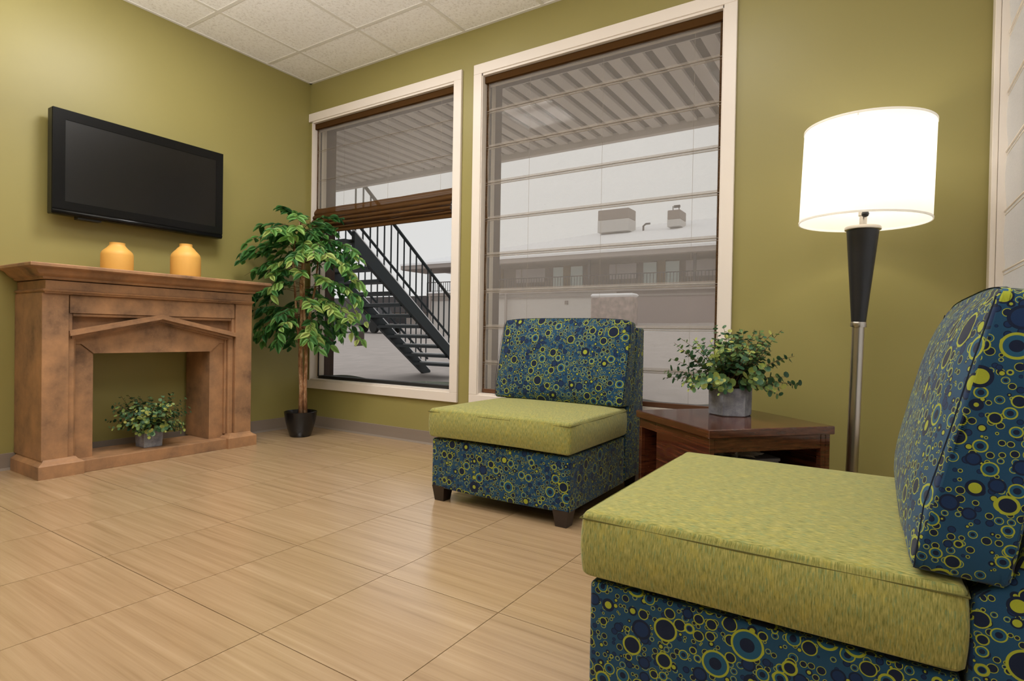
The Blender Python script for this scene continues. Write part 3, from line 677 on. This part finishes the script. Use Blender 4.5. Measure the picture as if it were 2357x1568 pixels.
mt = Matrix.Translation((0, 0, 1.45)) @ Matrix.Rotation(R(.5), 4, axis) @ Matrix.Translation((0, 0, -1.45)); sh.matrix_local = mt

# ================================================================== FICUS
rnd = random.Random(11)
def leaf_mesh(name, L, W, fold, droop, mat, n=4):
    b = B(); mid = []; lf = []; rg = []
    for i in range(n + 1):
        f = i / n; w = W / 2 * (math.sin(math.pi * min(1, f ** .8)) ** .9) * (1 - .15 * f) if 0 < i < n else 0
        y = L * f; z = -droop * f * f
        mid.append(b.bm.verts.new((0, y, z)))
        if 0 < i < n: lf.append(b.bm.verts.new((-w, y, z + fold * w))); rg.append(b.bm.verts.new((w, y, z + fold * w)))
        else: lf.append(mid[-1]); rg.append(mid[-1])
    for i in range(n):
        for s in (lf, rg):
            q = [mid[i], mid[i + 1], s[i + 1], s[i]]; u = []
            for v in q:
                if v not in u: u.append(v)
            if len(u) >= 3: b.bm.faces.new(u)
    me = bpy.data.meshes.new(name); b.bm.to_mesh(me); b.bm.free(); me.materials.append(mat)
    me.polygons.foreach_set('use_smooth', [True] * len(me.polygons)); return me
def orient(d, n):
    """matrix: local y along d, local z near n"""
    d = d.normalized(); x = d.cross(n); x = x.normalized() if x.length > 1e-4 else d.orthogonal().normalized(); z = x.cross(d)
    return Matrix(((x.x, d.x, z.x), (x.y, d.y, z.y), (x.z, d.z, z.z)))
def leaves(parent, spots, meshes, cap, mati, eye):
    """spots: (pos, dir, normal, scale) in the parent's coordinates; the cap nearest the viewer become leaf objects"""
    spots = sorted(spots, key=lambda s: (Vector(parent.location) + s[0] - eye).length)
    rest = B()
    for k, (p, d, n, sc) in enumerate(spots):
        m3 = orient(d, n)
        if k < cap:
            o = bpy.data.objects.new('leaf', meshes[k % len(meshes)]); C.objects.link(o); o.parent = parent
            o.matrix_local = Matrix.Translation(p) @ m3.to_4x4() @ Matrix.Scale(sc, 4)
        else:
            me = meshes[k % len(meshes)]; mm = Matrix.Translation(p) @ m3.to_4x4() @ Matrix.Scale(sc, 4)
            vs = [rest.bm.verts.new(mm @ v.co) for v in me.vertices]
            for f in me.polygons: rest.bm.faces.new([vs[i] for i in f.vertices])
    if len(spots) > cap: rest.build('leaf_mass', mati, parent, smooth=True, kind='stuff')
FX, FY = .375, -.345
t = thing('potted_ficus', 'artificial ficus tree in a black pot in the corner by the narrow window', 'plant', (FX, FY, 0))
b = B(); b.lathe([(0, 0), (.070, 0), (.076, .004), (.094, .06), (.108, .12), (.117, .175), (.119, .186), (.114, .188), (.110, .18), (.104, .15), (0, .15)], 44, cap=False); autosmooth(b.build('pot', M['potblk'], t), 45)
b = B(); b.lathe([(0, .158), (.105, .154)], 30, cap=False); b.build('soil', M['soil'], t)
camd = (CAM - Vector((FX, FY, 1.1))).normalized(); ex = Vector((.842, .539, 0))     # ex: direction across the view
stems = [((0.0, 0), [(0, 0, .15), (.004, .002, .35), (-.010, .0, .55), (-.004, -.004, .75), (.0, 0, .95), (.012, -.02, 1.15), (.03, -.01, 1.35), (.0, -.02, 1.55), (-.01, -.02, 1.66)], .0185),
         ((.02, 0), [(.030, .020, .15), (.022, .018, .35), (.034, .016, .55), (.028, .014, .78), (.015, .0, 1.0), (.03, -.01, 1.2), (.02, -.0, 1.45)], .015),
         ((0, 0), [(-.008, .006, .6), (-.03, -.02, .85), (-.045, -.03, 1.1), (-.05, -.05, 1.35), (-.03, -.04, 1.5)], .011),
         ((0, 0), [(.02, .01, .66), (.05, .03, .9), (.085, .05, 1.12), (.10, .06, 1.32)], .011)]
for _, pts, r0 in stems:
    n = len(pts); b = B(); b.tube(pts, [r0 * (1 - .5 * i / (n - 1)) for i in range(n)], 10); b.build('stem', M['bark'], t, smooth=True)
def ok(p):
    w = Vector((FX, FY, 0)) + p
    return w.x > .04 and w.y < -.075 and not (w.z < 1.2 and w.y < -.66 and w.x < .55 and w.z > 0) 
spots = []; twigs = []
def twig(start, aim, length, nl, rad=.0022, size=1.0):
    aim = aim.normalized(); pts = []; p = start.copy(); v = aim.copy(); st = 7
    for i in range(st + 1):
        pts.append(p.copy()); v = (v + Vector((rnd.uniform(-.16, .16), rnd.uniform(-.16, .16), -.17 + rnd.uniform(-.06, .06)))).normalized(); q = p + v * length / st
        if not ok(q): v = Vector((v.x * .2 + .25 * camd.x, v.y * .2 + .25 * camd.y, v.z)).normalized(); q = p + v * length / st
        if not ok(q): break
        p = q
    if len(pts) < 3: return
    twigs.append((pts, rad))
    for k in range(nl):
        f = .3 + .7 * (k + rnd.random() * .5) / nl; i = min(len(pts) - 2, int(f * (len(pts) - 1))); a = pts[i].lerp(pts[i + 1], f * (len(pts) - 1) - i)
        dv = (pts[i + 1] - pts[i]).normalized(); side = dv.cross(Vector((0, 0, 1))).normalized() * (1 if k % 2 else -1)
        d = (dv * .6 + side * rnd.uniform(.5, 1.0) + Vector((rnd.uniform(-.3, .3), rnd.uniform(-.3, .3), rnd.uniform(-.65, .1)))).normalized()
        if not ok(a + d * .09): continue
        spots.append((a, d, (Vector((0, 0, .9)) + camd * .9 + Vector((rnd.uniform(-.6, .6), rnd.uniform(-.6, .6), 0))).normalized(), size * rnd.uniform(.8, 1.15)))
def stem_at(z, k):
    pts = stems[k][1]
    for a, c in zip(pts, pts[1:]):
        if a[2] <= z <= c[2]: return Vector(a).lerp(Vector(c), (z - a[2]) / (c[2] - a[2]))
    return Vector(pts[-1])
# crown, tier by tier: (height, reach across the view, reach in depth, count, upward tilt)
for z, reach, n, upz, nl in ((1.58, .18, 10, 1.0, 9), (1.54, .30, 16, .75, 12), (1.45, .40, 17, .5, 12), (1.30, .44, 13, .4, 12), (1.14, .44, 13, .30, 12), (.99, .42, 14, .22, 12), (.88, .36, 10, .12, 11), (.80, .28, 5, .10, 8)):
    for k in range(n):
        a = 2 * math.pi * (k + rnd.random() * .8) / n
        ac, dp = math.cos(a), math.sin(a)
        dirv = ex * ac + Vector((camd.x, camd.y, 0)).normalized() * (dp * .8 + .08) + Vector((0, 0, upz + rnd.uniform(-.2, .25)))
        s = stem_at(z + rnd.uniform(-.07, .05), rnd.choice([0, 0, 1, 2, 3]))
        twig(s, dirv, reach * rnd.uniform(.8, 1.2), nl)
# long outlying sprays seen in the photograph
for zz, ac, dpt, L, upz in ((1.30, -1, .15, .52, .35), (1.38, -1, .35, .46, .55), (1.30, 1, -.05, .56, .30), (1.12, 1, .1, .58, .22), (.98, 1, .15, .55, .12), (1.5, 1, .1, .46, .5), (.92, -1, .5, .36, .12), (.9, -.7, .6, .34, -.05), (1.60, -.5, .2, .2, 1.1), (1.05, 1, .4, .5, .1), (1.42, 1, .2, .52, .35)):
    for q in (-.06, .06): twig(stem_at(zz, 0 if ac < 0 else 1), ex * ac + Vector((camd.x, camd.y, 0)) * dpt + Vector((0, 0, upz + q)), L, 10)
for i, (pts, r) in enumerate(twigs):
    b = B(); n = len(pts); b.tube(pts, [r * (1 - .6 * k / (n - 1)) for k in range(n)], 5, cap=False); b.build('twig', M['twig'], t, smooth=True)
lm = [leaf_mesh('ficus_leaf', .084, .047, .22, .014, M['leaf'], 6), leaf_mesh('ficus_leaf', .074, .043, .15, .02, M['leaf'], 6), leaf_mesh('ficus_leaf', .09, .045, .28, .010, M['leaf'], 6)]
leaves(t, spots, lm, 300, M['leafi'], CAM)

# ================================================================== SMALL POTTED PLANTS
def round_leaf(name, r, cup, mat):
    b = B(); c = b.bm.verts.new((0, r, -cup)); n = 8
    v = [b.bm.verts.new((r * math.sin(2 * math.pi * i / n) * .95, r - r * math.cos(2 * math.pi * i / n), 0)) for i in range(n)]
    for i in range(n): b.bm.faces.new((c, v[i], v[(i + 1) % n]))
    me = bpy.data.meshes.new(name); b.bm.to_mesh(me); b.bm.free(); me.materials.append(mat); me.polygons.foreach_set('use_smooth', [True] * n); return me
def bush(t, z0, rx, hz, nst, seed, nleaf, lr, cap, droop=.10, blocked=None):
    rd = random.Random(seed); sp = []
    for k in range(nst):
        a = 2 * math.pi * (k * .618 + rd.random() * .12); el = rd.uniform(.05, 1.45) if k % 4 else rd.uniform(.9, 1.5)
        L = (rx * math.cos(el) + hz * math.sin(el)) * rd.uniform(.75, 1.15); base = Vector((.025 * math.cos(a), .025 * math.sin(a), z0)); v = Vector((math.cos(a) * math.cos(el), math.sin(a) * math.cos(el), max(.5, math.sin(el)))).normalized()
        pts = [base]; p = base.copy(); n = 7
        for i in range(n):
            v = (v + Vector((rd.uniform(-.15, .15), rd.uniform(-.15, .15), -droop * (1.4 - el * .8) + rd.uniform(-.05, .05)))).normalized(); q = p + v * L / n
            if blocked and blocked(Vector(t.location) + q): break
            p = q; pts.append(p.copy())
        if len(pts) < 4: continue
        b = B(); b.tube(pts, [.0022 * (1 - .6 * i / (len(pts) - 1)) for i in range(len(pts))], 4, cap=False); b.build('twig', M['stem'], t, smooth=True)
        for j in range(nleaf):
            f = .25 + .75 * (j + .4) / nleaf; x = f * (len(pts) - 1); i = min(len(pts) - 2, int(x)); a_ = pts[i].lerp(pts[i + 1], x - i); dv = (pts[i + 1] - pts[i]).normalized()
            ang = j * 2.4 + rd.random(); o1 = dv.orthogonal().normalized(); o2 = dv.cross(o1); d = (o1 * math.cos(ang) + o2 * math.sin(ang) + dv * .35).normalized()
            if blocked and blocked(Vector(t.location) + a_ + d * lr * 2.2): continue
            sp.append((a_, d, (dv + Vector((0, 0, .6)) + Vector((rd.uniform(-.5, .5), rd.uniform(-.5, .5), 0))).normalized(), rd.uniform(.65, 1.2) * (1.12 - .45 * f)))
    ms = [round_leaf('round_leaf', lr, lr * .25, M['euc']), round_leaf('round_leaf', lr * .85, lr * .4, M['euc'])]
    leaves(t, sp, ms, cap, M['euci'], CAM)
# on the end table: hexagonal concrete pot
PX, PY = 3.493, -.50
t = thing('potted_plant', 'leafy eucalyptus plant in a six-sided grey concrete pot on the end table', 'plant', (PX, PY, .46), group='eucalyptus plants in concrete pots')
ha = math.atan2(-.587 + .50, 3.483 - 3.493)
hexp = lambda r, z: [(r * math.cos(ha + math.pi / 3 * k), r * math.sin(ha + math.pi / 3 * k), z) for k in range(6)]
b = B(); rings = [[b.bm.verts.new(p) for p in hexp(r, z)] for r, z in ((.084, 0), (.089, .004), (.091, .117), (.089, .12), (.078, .12), (.076, .10))]; fs = []
for a, c in zip(rings, rings[1:]):
    for i in range(6): fs.append(b.bm.faces.new((a[i], a[(i + 1) % 6], c[(i + 1) % 6], c[i])))
fs += [b.bm.faces.new(rings[0]), b.bm.faces.new(rings[-1])]; bmesh.ops.recalc_face_normals(b.bm, faces=fs); b.build('pot', M['conc'], t)
b = B(); b.lathe([(0, .118), (.045, .114), (.074, .105)], 18, cap=False); b.build('soil', M['soil'], t)
bush(t, .118, .155, .225, 88, 5, 14, .0175, 300, .09)
# inside the fireplace: square concrete pot
QX, QY = .25, -1.352
t = thing('potted_plant', 'leafy eucalyptus plant in a square grey concrete pot on the fireplace hearth', 'plant', (QX, QY, .066), group='eucalyptus plants in concrete pots')
b = B(); s = .052; rings = [[b.bm.verts.new((q[0] * r, q[1] * r, z)) for q in ((-1, -1), (1, -1), (1, 1), (-1, 1))] for r, z in ((.050, 0), (.052, .003), (.056, .094), (.055, .097), (.047, .097), (.046, .08))]; fs = []
for a, c in zip(rings, rings[1:]):
    for i in range(4): fs.append(b.bm.faces.new((a[i], a[(i + 1) % 4], c[(i + 1) % 4], c[i])))
fs += [b.bm.faces.new(rings[0]), b.bm.faces.new(rings[-1])]; bmesh.ops.recalc_face_normals(b.bm, faces=fs); b.build('pot', M['conc'], t)
b = B(); b.lathe([(0, .094), (.044, .086)], 14, cap=False); b.build('soil', M['soil'], t)
bush(t, .095, .16, .185, 76, 9, 13, .0160, 300, .09, lambda w: w.x < .03 or w.z < .09 or w.z > .62)

# ================================================================== OUTSIDE
GZ, GS = -.35, .085
def gz(y, x=0.0):      # the lot rises more steeply on the right than on the far left
    k = min(1, max(0, (-6 - x) / 10)); return GZ + (GS - .036 * k * k * (3 - 2 * k)) * y
b = B(); n = 24; vs = []
for j in range(n + 1):
    y = .25 + 60 * (j / n) ** 1.8
    vs.append([b.bm.verts.new((-45 + 80 * i / 40, y, gz(y, -45 + 80 * i / 40) + (.03 * math.sin(i * 1.7 + y) if y > 3 else 0))) for i in range(41)])
for a, c in zip(vs, vs[1:]):
    for i in range(40): b.bm.faces.new((a[i], a[i + 1], c[i + 1], c[i]))
g = b.build('ground', M['lot'], smooth=True, kind='structure'); g['label'] = 'snow-dusted gravel parking lot sloping up outside the windows'
# snow lying on the outer sills, its shade put into the grey colour
for q, lab in ((W1, 'snow drift on the outer sill of the narrow window, greyed as if in shade'), (W2, 'snow drift on the outer sill of the wide window, greyed as if in shade')):
    b = B(); n = 30; p0 = []; p1 = []; p2 = []
    for i in range(n + 1):
        x = q[0] + .02 + (q[1] - q[0] - .04) * i / n; h_ = .018 + .016 * math.sin(i * .33 + q[0]) + (.03 * max(0, i / n - .8) * 5)
        p0.append(b.bm.verts.new((x, .135, q[2] + .004))); p1.append(b.bm.verts.new((x, .18, q[2] + .01 + h_))); p2.append(b.bm.verts.new((x, .26, q[2] + .004)))
    for i in range(n): b.bm.faces.new((p0[i], p0[i + 1], p1[i + 1], p1[i])); b.bm.faces.new((p1[i], p1[i + 1], p2[i + 1], p2[i]))
    for pp in ((p0[0], p1[0], p2[0]), (p0[n], p2[n], p1[n])): b.bm.faces.new(pp)
    b.bm.faces.new(p0[::-1] + p2); tag(b.build('snow_drift', M['drift'], smooth=True), lab, 'snow', 'snow on the outer sills')
# walkway canopy of ribbed steel deck; flute shade put into the plate's brown
ZS = 2.7; t = thing('walkway_canopy', 'ribbed steel walkway canopy overhanging outside the windows', 'canopy', (0, .25, ZS))
part('deck_plate', M['deckshade'], t, (-7, 9, .25, 2.08, ZS + .05, ZS + .12)); part('wall_beam', M['deck'], t, (-7, 9, .27, .60, ZS + .005, ZS + .05)); part('edge_beam', M['deck'], t, (-7, 9, 2.06, 2.12, ZS - .025, ZS + .2))
x = .115 - .08 - 44 * .16
rme = None
while x < 7:
    if rme is None: o = part('deck_rib', M['deck'], t, (-.045, .045, 0, 1.43, .022, .05), world=False); rme = o.data
    else: o = bpy.data.objects.new('deck_rib', rme); C.objects.link(o); o.parent = t
    o.location = (x, .36, 0); x += .16
# outside staircase
XL, XRs = -2.894, -1.93; t = thing('outside_staircase', 'dark steel staircase with open treads seen through the narrow window', 'staircase', (XL, 4.87, .06))
zl = lambda y: .563 + .746 * (4.124 - y)
YT = 2.2; 
for X_, e in ((XL, 1), (XRs, -1)):
    b = B(); b.prism([(4.90, zl(4.90) - .06), (4.90, zl(4.90) + .12), (YT, zl(YT) + .14), (YT, zl(YT) - .10)], 0, X_ - .03, X_ + .03); sg = b.build('stringer', M['stair'], t, world=True); b = B(); b.prism([(4.88 - 4.87, zl(4.88) + .121 - .06), (4.88 - 4.87, zl(4.88) + .14 - .06), (YT - 4.87, zl(YT) + .16 - .06), (YT - 4.87, zl(YT) + .141 - .06)], 0, X_ - XL - .028, X_ - XL + .028); b.build('snow_line', M['snow'], sg)
    for dz, r in ((.30, .02), (.93, .026)):
        b = B(); b.tube([(X_, 4.85, zl(4.85) + dz), (X_, YT, zl(YT) + dz)], r, 8); b.build('handrail' if dz > .5 else 'lower_rail', M['stair'], t, world=True)
    y = 4.8; k = 0
    while y > YT: 
        b = B(); b.box(X_ - .008, X_ + .008, y - .008, y + .008, zl(y) + .1, zl(y) + .93); b.build('baluster', M['stair'], t, world=True); y -= .135; k += 1
for k in range(-3, 13):
    y = 4.124 - .214 * k; z = .563 + .1597 * k
    if z < .2: continue
    o = part('tread', M['stair'], t, (XL + .03, XRs - .03, y - .12, y + .13, z - .02, z + .025)); part('snow_edge', M['snow'], o, (.05, XRs - XL - .05, y + .03 - 4.87, y + .128 - 4.87, z + .025 - .06, z + .042 - .06), world=False)
b = B(); b.box(XL - .05, XL + .05, 4.84, 4.92, gz(4.88) - .05, zl(4.88) + .05); b.build('foot_post', M['stair'], t, world=True); b = B(); b.box(XRs - .05, XRs + .05, 4.84, 4.92, gz(4.88) - .05, zl(4.88) + .05); b.build('foot_post', M['stair'], t, world=True)

# far building
BY = 20.0; bl = thing('motel_building', 'two-storey motel block across the lot with balcony doors and snowy roof', 'building', (-6, BY, 1.2))
BX0, BX1 = -16.2, 9.0; UW = BY + 1.6
part('lower_wall', M['bwalll'], bl, (BX0, -5.6, BY + .3, BY + 6, .6, 2.72)); part('lower_wall', M['bwalld'], bl, (-5.6, BX1, BY + .3, BY + 6, .6, 2.72))
part('balcony_slab', M['fascia'], bl, (BX0, BX1, BY, UW + .2, 2.72, 2.92)); part('balcony_edge', M['snow'], bl, (BX0, BX1, BY - .05, BY + .02, 2.86, 2.94))
part('upper_wall', M['bwall'], bl, (BX0 + .8, BX1, UW, UW + 5, 2.92, 4.3)); part('fascia', M['fascia'], bl, (BX0 - 1.6, BX1, BY - .3, BY - .15, 4.16, 4.36)); part('eave_soffit', M['fascia'], bl, (BX0 - 1.6, BX1, BY - .2, UW + .2, 4.14, 4.2))
b = B(); b.prism([(BY - .35, 4.36), (BY - .35, 4.46), (UW + 6, 7.0), (UW + 12, 4.46), (UW + 12, 4.36)], 0, BX0 + 1.0, BX1)
for v in b.bm.verts:
    if v.co.x < BX0 + 2: v.co.x = (BX0 - 1.6) + (v.co.z - 4.4) * 4.5 if v.co.z > 4.5 else BX0 - 1.6
b.build('snowy_roof', M['snow'], bl, world=True)
u = UW / BY
for d0, d1 in ((-9.43, -8.88), (-8.48, -7.86), (-4.87, -4.27), (-3.86, -3.27), (1.2, 1.8), (-13.4, -12.8)):
    part('door', M['doorp'], bl, (d0, d1, UW - .05, UW, 2.93, 4.08))
for d0, d1 in ((-11.6, -9.9), (-6.5, -5.2), (-2.98, -1.6), (2.4, 3.9), (-15.2, -13.9)):
    o = part('window', M['wing'], bl, (d0, d1, UW - .04, UW, 3.4, 4.08)); part('mullion', M['fascia'], bl, (d0 + .32, d0 + .37, UW - .06, UW - .04, 3.4, 4.08))
for x in (-8.88, -4.24, -12.75): part('pilaster', M['tan'], bl, (x + .01, x + .38, UW - .08, UW, 2.92, 4.14))
part('railing_top', M['rail'], bl, (BX0, BX1, BY + .02, BY + .06, 3.42, 3.46)); part('railing_bottom', M['rail'], bl, (BX0, BX1, BY + .03, BY + .05, 2.98, 3.0))
x = BX0; rb = None; k = 0
while x < 1.5:
    if rb is None: o = part('railing_bar', M['rail'], bl, (-.012, .012, 0, .02, 0, .5), world=False); rb = o.data
    else: o = bpy.data.objects.new('railing_bar', rb); C.objects.link(o); o.parent = bl
    o.location = (x + 6, .03, 2.94 - 1.2); x += .14; k += 1
for x in (-16.0, -11.6, -6.8, -2.2, 2.4): part('balcony_post', M['rail'], bl, (x - .05, x + .05, BY + .0, BY + .1, 2.9, 4.2))
for x in (-16.0, -11.2): part('lower_post', M['fascia'], bl, (x - .05, x + .05, BY + .02, BY + .12, .8, 2.75))
part('lower_trim', M['fascia'], bl, (BX0, BX1, BY + .22, BY + .3, 2.5, 2.58)); part('wall_vent', M['acd'], bl, (-8.1, -7.95, BY + .25, BY + .3, 2.2, 2.36))
def acunit(x0, x1, y, z0, z1, zm, label):
    a = thing('rooftop_unit', label, 'air conditioner', ((x0 + x1) / 2, y, 6.17), group='rooftop units')
    part('curb', M['acl'], a, (x0, x1, y - .5, y + .5, 6.17, zm)); part('housing', M['acd'], a, (x0, x1, y - .5, y + .5, zm, z1), bev=.03)
    return a
AY = 25.0
acunit(-8.45, -6.75, AY, 6.2, 7.32, 6.78, 'large brown rooftop air unit on the snowy motel roof'); a = acunit(-4.77, -4.14, AY, 6.3, 6.96, 6.5, 'small brown rooftop unit carrying an antenna')
b = B(); b.tube([(-4.65, AY, 6.95), (-4.65, AY, 7.25)], .025, 6); b.tube([(-4.35, AY, 6.95), (-4.35, AY, 7.2)], .025, 6); b.box(-4.6, -4.3, AY - .05, AY + .05, 7.16, 7.28); b.build('antenna', M['rail'], a, world=True)
v = thing('roof_vent', 'bent vent pipe on the snowy motel roof', 'vent pipe', (-6.15, AY, 6.17)); b = B(); b.tube([(-6.15, AY, 6.15), (-6.15, AY, 6.4), (-6.02, AY, 6.5), (-5.8, AY, 6.5)], .05, 8); b.build('pipe', M['rail'], v, world=True)
# stone sign pier and low wall in front of the motel
s = thing('stone_pier', 'mottled stone pier with snow cap in front of the motel', 'pier', (-4.62, 17.6, gz(17.6)))
part('body', M['stone'], s, (-5.48, -3.76, 17.4, 18.0, gz(17.6) - .3, 2.28), bev=.04); part('snow_cap', M['snow'], s, (-5.5, -3.74, 17.38, 18.02, 2.28, 2.42), bev=.06)
o = part('snow_kerb', M['snow'], None, (-3.0, 8, 15.2, 15.5, gz(15.3) - .1, gz(15.3) + .09)); tag(o, 'thin snow-topped kerb line across the lot', 'kerb')
# bollard post and parked vehicles
o = part('lot_post', M['post'], None, (-9.68, -9.42, 9.2, 9.4, gz(9.3, -9.5) - .2, gz(9.3, -9.5) + .45), bev=.02); tag(o, 'short dark wooden post standing in the snowy lot', 'post')
def vehicle(x, y, L, label, mat, pickup):
    t = thing('pickup_truck' if pickup else 'parked_car', label, 'truck' if pickup else 'car', (x, y, gz(y, x)), -.1, group='vehicles parked in the lot'); w = .9
    if pickup: prof = [(-L / 2, .45), (-L / 2, .95), (-L * .08, .98), (-L * .04, 1.02), (.0, 1.6), (L * .16, 1.62), (L * .26, 1.05), (L / 2 - .05, .98), (L / 2, .5)]
    else: prof = [(-L / 2, .4), (-L / 2, .85), (-L * .32, .92), (-L * .2, 1.38), (L * .1, 1.4), (L * .24, .95), (L / 2 - .05, .8), (L / 2, .4)]
    b = B(); b.prism(prof, 1, -w, w); b.build('body', mat, t)
    gl = ([(-L * .025, 1.06), (.02, 1.54), (L * .14, 1.56), (L * .225, 1.06)] if pickup else [(-L * .28, .95), (-L * .185, 1.32), (L * .085, 1.34), (L * .2, .96)])
    b = B(); b.prism(gl, 1, -w - .01, w + .01); b.build('side_window', M['carg'], t)
    for wx in (-L * .32, L * .32):
        for wy in (-w + .08, w - .08):
            b = B(); n = 16; rg = []
            b.prism([(wx + .36 * math.cos(2 * math.pi * i / n), .36 + .36 * math.sin(2 * math.pi * i / n)) for i in range(n)], 1, wy - .11, wy + .11); b.build('wheel', M['tyre'], t)
    part('bumper', M['carl'], t, (L / 2 - .05, L / 2 + .12, -w, w, .42, .58), world=False)
    return t
vehicle(-22.6, 22, 4.9, 'dark pickup truck parked nearest the staircase', M['car'], True); vehicle(-28.2, 22.6, 4.3, 'silver car parked beside the dark pickup', M['carl'], False); vehicle(-33.4, 23.2, 4.3, 'dark car parked farthest left in the lot', M['car'], False)
far = thing('distant_building', 'low dark building at the far end of the lot', 'building', (-36, 32, gz(32, -36)))
part('wall', M['fascia'], far, (-52, -24, 32, 38, gz(32, -36) - .5, gz(32, -36) + 2.2)); part('roof_band', M['rail'], far, (-53, -23.5, 31.4, 38.5, gz(32, -36) + 1.2, gz(32, -36) + 2.5))
